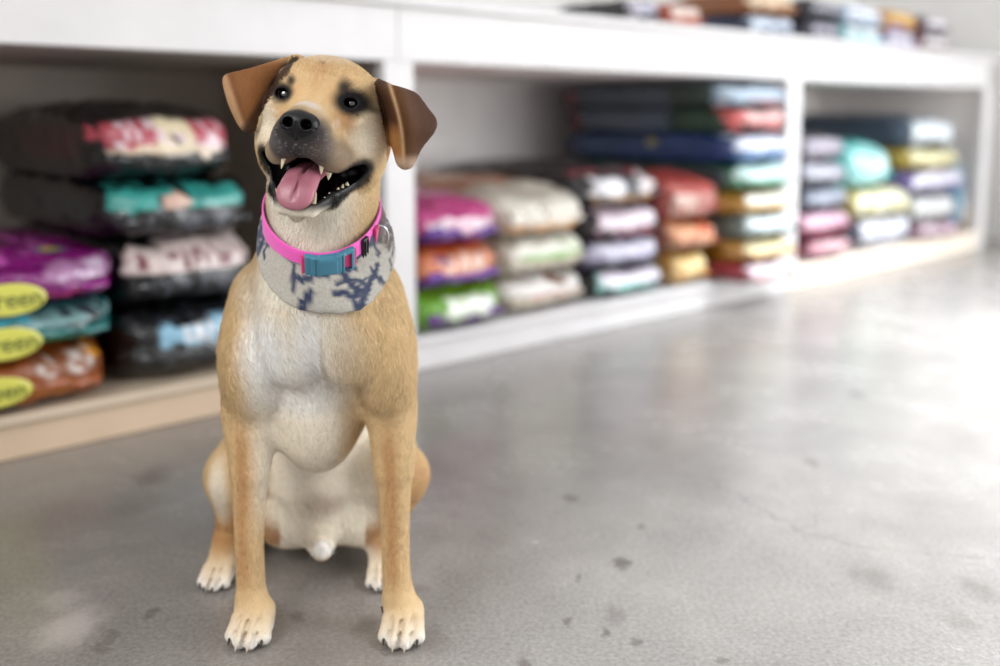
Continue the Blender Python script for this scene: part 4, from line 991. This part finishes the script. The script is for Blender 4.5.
def tongue():
    m = Mat('tongue_flesh', .34); m.base(m.attr()); n = m.noise(500, 3); m.bump(n, .4, .0008)
    m.b.inputs['Subsurface Weight'].default_value = .15; m.b.inputs['Subsurface Radius'].default_value = (.01, .004, .003); m.b.inputs['Subsurface Scale'].default_value = .5
    path = [((.3, .5, -6.9), 1.7, .8), ((.25, 4.8, -7.3), 1.75, .75), ((.1, 7.4, -8.2), 1.85, .62), ((-.1, 8.8, -9.9), 2.0, .5), ((-.1, 9.1, -11.1), 1.5, .42)]
    pr = []
    for i in range(len(path) - 1):
        (a, wa, ta), (b, wb_, tb) = path[i], path[i + 1]
        for k in range(5):
            t = k / 5; c = np.array(a) * (1 - t) + np.array(b) * t; ww = wa * (1 - t) + wb_ * t; tt = ta * (1 - t) + tb * t
            d = np.array(b) - np.array(a); d /= np.linalg.norm(d); ux = np.array([1, 0, 0.]); n_ = np.cross(ux, d); R = np.stack([ux, d, n_], 1)
            pr.append((lambda g, c=c, ww=ww, tt=tt, R=R: ell(g, c, (ww, 1.1, tt), R), .5))
    cu = [(lambda g: seg(g, (.3, 4.5, -6.4), (.15, 8.1, -7.9), .14, .16), .5), (lambda g: seg(g, (.15, 8.2, -8.0), (-.05, 9.85, -10.7), .16, .06), .45)]
    def col(v):
        d = sm(7.0, 3.0, v[:, 1])
        c = np.tile(srgb(160, 100, 112), (len(v), 1)); c = c * (1 - .0 * d[:, None])
        e = np.abs(v[:, 0] + .4) / 2.2; w = sm(.7, 1.0, e); c = c * (1 - w[:, None] * .5) + srgb(186, 116, 130) * w[:, None] * .5
        return c
    return small('tongue', pr, (-2.9, -2, -12.8), (3.0, 11.2, -5.0), .11, m.m, col=col, cuts=cu, label='pink tongue hanging over the lower jaw')
tongue()
M_tooth = Mat('tooth_enamel', .25, S((206, 190, 160))).m
def cone(a, b, r, n=10, m=5, flat=1.0):
    a, b = np.array(a, float), np.array(b, float); d = b - a; L = np.linalg.norm(d); d /= L
    u = np.cross(d, [0.3, .9, .1]); u /= np.linalg.norm(u); v = np.cross(d, u); V = []; F = []
    for j in range(m + 1):
        t = j / m; rr = r * (1 - t) ** .75 if t < 1 else 0
        for i in range(n):
            an = 2 * math.pi * i / n; V.append(a + d * L * t + (u * math.cos(an) + v * math.sin(an) * flat) * rr)
    for j in range(m):
        for i in range(n): F.append([j * n + i, j * n + (i + 1) % n, (j + 1) * n + (i + 1) % n, (j + 1) * n + i])
    return np.array(V), np.array(F)
def tooth(a, b, r): 
    v, f = cone(hw(a), hw(b), r / 100, flat=.8); o = mesh_np('tooth', v, f, None, True, M_tooth); dchild(o)
tooth((-1.95, 8.6, -6.1), (-2.05, 8.8, -7.7), .36); tooth((2.15, 8.0, -6.3), (2.3, 8.1, -7.7), .38)
tooth((1.85, 8.2, -10.9), (2.25, 8.9, -9.6), .38); tooth((-1.95, 8.2, -10.9), (-2.4, 8.8, -9.8), .32)
tooth((2.75, 6.6, -6.6), (2.85, 6.8, -8.2), .55)
rt = np.random.default_rng(3)
for k in range(6):
    t = k / 5; b = np.array([2.75, 7.0, -10.3]) * (1 - t) + np.array([4.35, 4.0, -8.4]) * t
    tooth(b, b + [.05, .2, rt.uniform(.25, .5)], rt.uniform(.2, .34))
for k in range(5):
    x = -1.0 + .5 * k; tooth((x, 8.6, -11.1), (x, 9.0, -10.6), .15)
# eyes
M_eye = Mat('eye_cornea', .04); M_eye.base(M_eye.attr()); M_eye.b.inputs['Specular IOR Level'].default_value = .8; M_eye.b.inputs['Coat Weight'].default_value = 1; M_eye.b.inputs['Coat Roughness'].default_value = .02
def eyeball(c):
    V_ = []; F_ = []; n, m = 32, 20
    gz = -np.asarray(c) + np.array([-.05, 0, HC + .25]); gz /= np.linalg.norm(gz)
    u = np.cross([0, 0, 1.], gz); u /= np.linalg.norm(u); v = np.cross(gz, u); cols = []
    for j in range(m + 1):
        th = math.pi * j / m
        for i in range(n):
            a = 2 * math.pi * i / n; V_.append(c + .0112 * (gz * math.cos(th) + (u * math.cos(a) + v * math.sin(a)) * math.sin(th)))
            s_ = math.sin(th) if th < math.pi / 2 else 1
            cols.append(srgb(10, 8, 8) if s_ < .36 else srgb(20, 13, 10) if s_ < .74 else srgb(30, 24, 22) if s_ < .82 else srgb(150, 140, 134))
    for j in range(m):
        for i in range(n): F_.append([j * n + i, (j + 1) * n + i, (j + 1) * n + (i + 1) % n, j * n + (i + 1) % n])
    o = mesh_np('eye', np.array(V_), np.array(F_), np.array(cols), True, M_eye.m); dchild(o, None, 'dark brown shining eye')
for e_ in EYES: eyeball(e_ - ey_ * .0052)
M_claw = Mat('claw_horn', .35, S((40, 34, 32))).m; M_claw2 = Mat('pale_claw_horn', .35, S((196, 178, 160))).m
for k, (a, b, r) in enumerate(claws):
    v, f = cone(a - (np.array(b) - a) * .4, b, r * 1.25, flat=.8); o = mesh_np('claw', v, f, None, True, M_claw2 if k % 4 in (1, 2) and k < 8 else M_claw); dchild(o)

# ------------------------------------------------------------------ fur strands over the body
def fur(n_hair):
    A = .5 * np.linalg.norm(np.cross(V[Q[:, 2]] - V[Q[:, 0]], V[Q[:, 3]] - V[Q[:, 1]]), axis=1)
    c = V[Q].mean(1); nf = N[Q].mean(1)
    qc = hl(c); msf = MS[Q].mean(1)
    dens = np.ones(len(Q)); dens *= np.where(nf[:, 1] < .35, 1.0, .35)         # thinner on the far side
    dens *= np.where((c[:, 2] > .5), 1.6, 1.0) * np.where(c[:, 1] > 1.4, .5, 1)
    head = c[:, 2] > .5
    bad = (INM[Q].mean(1) > 0) & (msf < .45)
    bad |= np.linalg.norm((qc - [0, 11.3, -2.6]) / [2.2, 1.6, 1.7], axis=1) < 1
    for e_ in EYES: bad |= np.linalg.norm(((c - e_) @ HM) * 100 / [1.15, 2.2, .9], axis=1) < 1
    bad |= c[:, 2] < .003
    dens[bad] = 0
    p = A * dens; p /= p.sum(); f = rng.choice(len(Q), n_hair, p=p)
    u = rng.random((n_hair, 1)); v = rng.random((n_hair, 1)); q4 = Q[f]
    def il(a): return (a[q4[:, 0]] * (1 - u) + a[q4[:, 1]] * u) * (1 - v) + (a[q4[:, 3]] * (1 - u) + a[q4[:, 2]] * u) * v
    B = il(V); nn = il(N); nn /= np.linalg.norm(nn, axis=1)[:, None]; col = il(COL); q = hl(B); ear = il(EAR.astype(float)[:, None])[:, 0] > .5
    d = np.tile([0, 0, -1.0], (n_hair, 1))
    X = B[:, 0] - (DCX - 500) / 955 * B[:, 1]
    d[:, 0] += -np.sign(X) * .25 * (B[:, 2] > .2) * (B[:, 2] < .42)
    wave = np.stack([sinoise(B, 30, 41, 2), 0 * X, sinoise(B, 30, 42, 2) * .4], 1); d += .45 * wave
    hdm = sm(.53, .57, B[:, 2])[:, None]
    back = (q - np.array([0, 12.5, -1.5])); back /= np.linalg.norm(back, axis=1)[:, None]
    dh = back @ HM.T + np.array([0, 0, -.25]) * (q[:, 2] < 0)[:, None]
    d = d * (1 - hdm) + dh * hdm
    d[ear] = np.array([0, .1, -1.0])
    paw_ = B[:, 2] < .05; d[paw_] = d[paw_] * .5 + np.array([0, -.9, 0])
    d -= nn * (d * nn).sum(1)[:, None]; d += rng.normal(0, .13, d.shape); d -= nn * (d * nn).sum(1)[:, None]
    d /= np.maximum(np.linalg.norm(d, axis=1), 1e-6)[:, None]
    L = np.full(n_hair, .0085); L[B[:, 2] < .28] = .006
    L[(B[:, 2] > .30) & (B[:, 2] < .55)] = .010
    belly = (B[:, 1] > 1.24) & (np.abs(X) < .08) & (B[:, 2] < .12); L[belly] = .012
    L[B[:, 2] < .06] = .0035; L[q[:, 2] > -7] = .0050; L[(q[:, 1] > 6.5) & (q[:, 2] > -12.5)] = .0022; L[ear] = .0028
    L *= rng.uniform(.6, 1.25, n_hair)
    lift = rng.uniform(.10, .32, n_hair)
    side = np.cross(nn, d); W = rng.uniform(.00016, .00030, n_hair)
    W *= np.clip(L / .006, .6, 1.2)
    B0 = B - nn * .0003
    M1 = B0 + d * (L * .5)[:, None] + nn * (L * .5 * lift)[:, None] + side * (rng.normal(0, .06, n_hair) * L)[:, None]
    T = B0 + d * L[:, None] + nn * (L * lift * .75)[:, None] + side * (rng.normal(0, .14, n_hair) * L)[:, None]
    w = side * W[:, None]
    VV = np.stack([B0 - w, B0 + w, M1 + w * .8, M1 - w * .8, T], 1).reshape(-1, 3)
    VV[:, 2] = np.maximum(VV[:, 2], .0008)
    k = np.arange(n_hair)[:, None] * 5
    F = np.concatenate([k + [0, 2, 1], k + [0, 3, 2], k + [3, 4, 2]])
    br = rng.normal(1.0, .17, (n_hair, 1)); cc = np.clip(col * br + rng.uniform(0, .03, (n_hair, 1)) * (col > .35), .003, .95)
    c5 = np.stack([cc * .88, cc * .88, cc * 1.0, cc * 1.0, np.minimum(cc * 1.14, .97)], 1).reshape(-1, 3)
    m = Mat('short_fur', .62); m.base(m.attr()); m.b.inputs['Specular IOR Level'].default_value = .16
    o = mesh_np('fur', VV, F, c5, True, m.m)
    nn5 = np.repeat((nn + .15 * d), 5, axis=0); nn5 /= np.linalg.norm(nn5, axis=1)[:, None]
    o.data.normals_split_custom_set_from_vertices([tuple(x) for x in nn5.tolist()])
    dchild(o); o['kind'] = 'stuff'
fur(NFUR)

# ------------------------------------------------------------------ collar
pf = hit(326, 262); pl_, pr_ = P(257, 206, 1.205), P(379, 220, 1.205)
e1 = pr_ - pl_; e1 /= np.linalg.norm(e1); fr = pf - (pl_ + pr_) / 2; e2 = fr - e1 * (fr @ e1); e2 /= np.linalg.norm(e2); ax_ = np.cross(e1, e2); ax_ *= np.sign(ax_[2])
cc_ = (pl_ + pr_) / 2
def ring(theta, h):
    """distance from the neck axis to the coat at angle theta (0 = front) and height h along the axis"""
    o = cc_ + ax_ * h; d = e2 * math.cos(theta) + e1 * math.sin(theta)
    loc, n, i, dist = bvh.ray_cast(Vector(o + d * .16), Vector(-d))
    return (.16 - dist) if loc is not None else .08
TH = np.linspace(-math.pi, math.pi, 145)
def radii(h):
    hh = h if hasattr(h, '__len__') else [h] * len(TH)
    r = np.array([ring(t, x) for t, x in zip(TH, hh)]); r = np.clip(r, .045, .125); r[-1] = r[0]
    for _ in range(10): r[:-1] = (np.roll(r[:-1], 1) + 2 * r[:-1] + np.roll(r[:-1], -1)) / 4; r[-1] = r[0]
    return r
def pt(i, h, r): return cc_ + ax_ * h + (e2 * math.cos(TH[i]) + e1 * math.sin(TH[i])) * r
def band(name, rows, mat, cols=None, thick=.002, parent=None, i0=0, i1=144):
    n = i1 - i0 + 1; Vb = []; K = len(rows)
    for (h, r) in rows:
        hh = h if hasattr(h, '__len__') else [h] * len(TH)
        for i in range(i0, i1 + 1): Vb.append(pt(i, hh[i], r[i]))
    F = [[k * n + i, k * n + i + 1, (k + 1) * n + i + 1, (k + 1) * n + i] for k in range(K - 1) for i in range(n - 1)]
    o = mesh_np(name, np.array(Vb), np.array(F), cols, True, mat)
    md = o.modifiers.new('thickness', 'SOLIDIFY'); md.thickness = thick; md.offset = 0
    if parent: o.parent = parent; o.location = -Vector(parent.location)
    return o
def web_mat(name, c):
    m = Mat(name, .55, S(c)); n = m.noise(260, 3, sc3=(1, 1, 2)); m.bump(n, .35, .0008); m.b.inputs['Sheen Weight'].default_value = .3; return m.m
M_pink = web_mat('pink_webbing', (232, 84, 180)); M_mag = web_mat('magenta_webbing', (196, 22, 100))
col_ = empty('dog_collar', tuple(pf)); tag(col_, 'bright pink dog collar with teal plastic buckle around the dog\'s neck', 'collar')
hs = [-.0160, -.0153, -.008, 0, .008, .0153, .0160]
rr = radii(0.0)
rows = [(h, rr + .0035 + (0 if abs(h) < .0158 else -.0008) + h * -.04) for h in hs]
band('strap', rows, M_pink, None, .0026, col_)
col_.children[0]['label'] = 'bright pink webbing strap'
iF = int(np.argmin(np.abs([proj(np.array([pt(i, 0, rr[i])]))[0][0] - 329 for i in range(40, 105)]))) + 40
def frame_at(i, off):
    p = pt(i, 0, rr[i] + .0035 + off); t = pt(i + 2, 0, rr[i + 2]) - pt(i - 2, 0, rr[i - 2]); t /= np.linalg.norm(t)
    if t[0] < 0: t = -t
    n = np.cross(t, ax_); n /= np.linalg.norm(n)
    if n[1] > 0: n = -n
    u = np.cross(n, t); u = u * np.sign(u[2]); return p, t, u, n
def rbox(g, c, h, r):
    d = np.abs(g - np.array(c)) - (np.array(h) - r); return np.linalg.norm(np.maximum(d, 0), axis=-1) + np.minimum(d.max(-1), 0) - r
def gadget(name, fn, lo, hi, h, fr_, mat, parent, label=None):
    """a small solid given by a distance function in cm in the frame fr_"""
    f = Field(*[np.arange(a, b, h) for a, b in zip(lo, hi)]); g = np.stack(np.meshgrid(*f.ax, indexing='ij'), -1); f.F = fn(g).astype(np.float32)
    v, q = f.mesh(); p, t, u, n = fr_; M = np.stack([t, u, n], 1)
    if np.linalg.det(M) < 0: q = q[:, ::-1].copy()
    o = mesh_np(name, p + v / 100 @ M.T, q, None, True, mat); o.parent = parent; o.location = -Vector(parent.location)
    if label: o['label'] = label
    return o
M_teal = Mat('teal_plastic', .38, S((66, 124, 146))).m
bend = .055
def buckle(g):
    x, y, z = g[..., 0] / 1.02, g[..., 1] / 1.14, g[..., 2] + bend * g[..., 0] ** 2
    g = np.stack([x, y, z], -1)
    d = rbox(g, (-.25, 0, .25), (2.05, 1.42, .42), .28)                   # female body
    d = np.minimum(d, rbox(g, (-2.35, 0, .1), (.55, 1.5, .40), .25))       # left webbing bar
    d = np.minimum(d, rbox(g, (2.2, 0, .1), (.75, 1.5, .40), .25))         # right frame
    d = np.maximum(d, -rbox(g, (2.05, 0, .5), (.45, 1.05, .9), .12))        # window where the strap shows
    d = np.maximum(d, -rbox(g, (-.3, 1.75, .6), (1.15, .62, .5), .3))      # notch at the top
    d = np.maximum(d, -rbox(g, (-1.75, 0, .85), (.07, 1.2, .3), .05))      # seams
    d = np.maximum(d, -rbox(g, (1.3, 0, .85), (.07, 1.3, .3), .05))
    d = np.minimum(d, rbox(g, (-.35, 0, .58), (1.1, .95, .16), .12))
    return d
fb = frame_at(iF, .0015)
gadget('buckle', buckle, (-3.5, -2.1, -1.2), (3.5, 2.1, 1.4), .06, fb, M_teal, col_, 'teal plastic side-release buckle')
fb2 = (fb[0] - fb[3] * .0012, *fb[1:])
gadget('strap_end', lambda g: rbox(np.stack([g[..., 0], g[..., 1], g[..., 2] + bend * g[..., 0] ** 2], -1), (2.3, 0, .1), (.95, 1.3, .22), .08), (1.0, -1.5, -1.2), (3.6, 1.5, .8), .07, fb2, M_mag, col_, 'magenta strap end in the buckle')
gadget('strap_end', lambda g: rbox(np.stack([g[..., 0], g[..., 1], g[..., 2] + bend * g[..., 0] ** 2], -1), (-2.75, 0, .14), (.55, 1.4, .24), .08), (-3.6, -1.5, -1.2), (-1.9, 1.5, .8), .07, fb2, M_mag, col_, 'magenta strap end in the buckle')
M_blk = Mat('black_plastic', .35, S((18, 18, 20))).m
M_steel = Mat('polished_steel', .22, S((205, 205, 208)), Metallic=1.0).m
def i_at(px, lo=72, hi=125):
    return int(np.argmin(np.abs([proj(np.array([pt(i, 0, rr[i])]))[0][0] - px for i in range(lo, hi)]))) + lo
fs_ = frame_at(i_at(362), .001)
def slider(g):
    d = rbox(g, (0, 0, .15), (.55, 1.62, .26), .14); d = np.maximum(d, -rbox(g, (-.28, 0, .3), (.14, 1.3, .8), .05)); d = np.maximum(d, -rbox(g, (.28, 0, .3), (.14, 1.3, .8), .05)); return d
gadget('slider', slider, (-1, -2, -.6), (1, 2, .8), .05, fs_, M_blk, col_, 'black plastic slider')
def torus(name, fr_, R, rr_, mat, parent, squash=1.0, label=None, plane='tu'):
    p, t, u, n = fr_; Vt = []; F = []; a_, b_ = (t, u) if plane == 'tu' else (n, u) if plane == 'nu' else (t, n)
    c_ = np.cross(a_, b_); m_, k_ = 40, 10
    for i in range(m_):
        A_ = 2 * math.pi * i / m_; cdir = a_ * math.cos(A_) * squash + b_ * math.sin(A_)
        cn = cdir / np.linalg.norm(cdir)
        for j in range(k_):
            B_ = 2 * math.pi * j / k_; Vt.append(p + cdir * R + (cn * math.cos(B_) + c_ * math.sin(B_)) * rr_)
    for i in range(m_):
        for j in range(k_): F.append([i * k_ + j, ((i + 1) % m_) * k_ + j, ((i + 1) % m_) * k_ + (j + 1) % k_, i * k_ + (j + 1) % k_])
    o = mesh_np(name, np.array(Vt), np.array(F), None, True, mat); o.parent = parent; o.location = -Vector(parent.location)
    if label: o['label'] = label
    return o
p_, t_, u_, n_ = frame_at(i_at(372), .006)
torus('leash_ring', (p_ - u_ * .004 + t_ * .002, (t_ * .35 + n_ * .94), u_, np.cross(t_, u_)), .0175, .0014, M_steel, col_, .62, 'steel leash ring')
gadget('keeper_loop', lambda g: rbox(g, (0, 0, .12), (.55, 1.45, .22), .1), (-.9, -1.8, -.5), (.9, 1.8, .7), .07, frame_at(i_at(371), .002), M_mag, col_, 'magenta loop of webbing')

# ------------------------------------------------------------------ bandana slipped over the collar
def band_mat():
    m = Mat('heather_cloth', .85); n = m.noise(330, 4, .7); m.base(m.mix(.6, m.attr(), m.ramp(n, [(.3, (.5, .5, .52, 1)), (.7, (1, 1, 1, 1))]), 'MULTIPLY'))
    m.bump(n, .5, .001); m.b.inputs['Sheen Weight'].default_value = .3; return m.m
thd = np.degrees(TH)
lower = np.interp(thd, [-180, -120, -90, -60, -35, -10, 15, 40, 60, 80, 100, 120, 180], [.012, .014, .022, .033, .037, .041, .048, .055, .056, .050, .030, .016, .012])
lower = lower * .87 + .0012 * np.sin(TH * 37) + .0008 * np.sin(TH * 71)
nr_ = 26; rows = []; cols = []
for k in range(nr_):
    t = k / (nr_ - 1); h = .008 - t * (lower + .008)
    r = radii(h); off = .0025 + .006 * t + .0035 * np.sin(t * 3.1 + .4) * np.sin(TH * 5 + 1)* t
    if t > .0: off = off + .004 * t * np.clip(np.cos(TH - .9), 0, 1) + .012 * np.exp(-((TH - 1.45) / .45) ** 2) * min(1, t * 2)
    rows.append((h, r + np.where(np.abs(h) < .016, .0012 + .010 * np.exp(-((TH - 1.45) / .4) ** 2) * (h < .006), off + 0.0)))
# keep the cloth from diving under the coat and smooth across the rows
Rm = np.array([r for _, r in rows])
for _ in range(6): Rm[1:-1] = np.maximum(Rm[1:-1], (Rm[:-2] + Rm[2:]) / 2 * .5 + Rm[1:-1] * .5)
rows = [(h, r) for (h, _), r in zip(rows, Rm)]
base_c = srgb(176, 170, 158)
rb = np.random.default_rng(12); strokes = []
for k in range(46):
    x, y = rb.uniform(-2.0, 2.1), rb.uniform(.15, .85); a = rb.uniform(0, 6.28); w = rb.uniform(.012, .032)
    for j in range(5):
        x2, y2 = x + .09 * math.cos(a), y + .16 * math.sin(a); strokes.append((x, y, x2, y2, w)); 
        if rb.random() < .6: b_ = a + rb.uniform(.7, 1.2) * rb.choice([-1, 1]); strokes.append((x2, y2, x2 + .05 * math.cos(b_), y2 + .1 * math.sin(b_), w * .7))
        x, y = x2, y2; a += rb.normal(0, .5)
for k in range(nr_):
    t = k / (nr_ - 1); m_ = np.zeros(len(TH))
    for x, y, x2, y2, w in strokes:
        bx, by = x2 - x, y2 - y; px_, py_ = TH - x, t - y; tt = np.clip((px_ * bx + py_ * by * .35) / (bx * bx + by * by * .35), 0, 1)
        d = np.sqrt((px_ - tt * bx) ** 2 + ((py_ - tt * by) * .6) ** 2); m_ = np.maximum(m_, 1 - sm(w, w * 1.8, d))
    m_ = np.maximum(m_, (1 - sm(.22, .32, t + .04 * np.sin(TH * 9))) * (TH > -.9) * .9)
    c = base_c * (1 - m_[:, None]) + srgb(34, 46, 76) * m_[:, None]
    dark = (sm(1.15, 1.3, TH) * (t < .6) * .6)[:, None]; c = c * (1 - dark) + srgb(120, 98, 78) * dark
    cols.append(c)
bo = band('bandana', rows, band_mat(), np.concatenate(cols), .0022)
tag(bo, 'grey heather bandana with navy branch print hanging below the pink collar', 'bandana')
print('collar', proj(np.array([pt(72, 0, rr[72])])), rr.min(), rr.max())
E1, E2 = 80, 64
WORLD = .84

# ------------------------------------------------------------------ light
w = bpy.data.worlds.new('daylight'); sc.world = w; w.use_nodes = True
bg = w.node_tree.nodes['Background']; bg.inputs[0].default_value = (.93, .96, 1, 1); bg.inputs[1].default_value = WORLD
def area(name, loc, target, size, power, col=(1, 1, 1)):
    l = bpy.data.lights.new(name, 'AREA'); l.shape = 'RECTANGLE'; l.size, l.size_y = size; l.energy = power; l.color = col
    o = bpy.data.objects.new(name, l); C.objects.link(o); o.location = loc
    o.rotation_euler = (Vector(target) - Vector(loc)).to_track_quat('-Z', 'Y').to_euler(); return o
area('shopfront_daylight', (4.1, 1.5, 1.05), (1.0, 3.3, .5), (3.0, 1.9), 138, (.95, .98, 1))
area('end_window_daylight', tuple(SF([[s_end - .12, 2.0, 1.35]])[0]), tuple(SF([[S2, .6, .3]])[0]), (3.0, 2.4), 22, (.90, .95, 1))
area('added_front_key', (-1.25, -.35, 1.55), (-.2, 1.15, .4), (1.0, 1.0), 27, (1, .985, .96))  # added soft key out of view, lifts the dog's left side
for nm, lx, ly, e_ in (('added_floor_fill', 1.95, 1.3, E1), ('added_floor_fill_rear', 2.2, 2.8, E2)):  # added unseen lights, only to brighten the right side of the floor
    o_ = area(nm, (lx, ly, 2.7), (lx - .12, ly, 0), (.7, .7), e_, (.84, .92, 1)); o_.data.spread = math.radians(74)
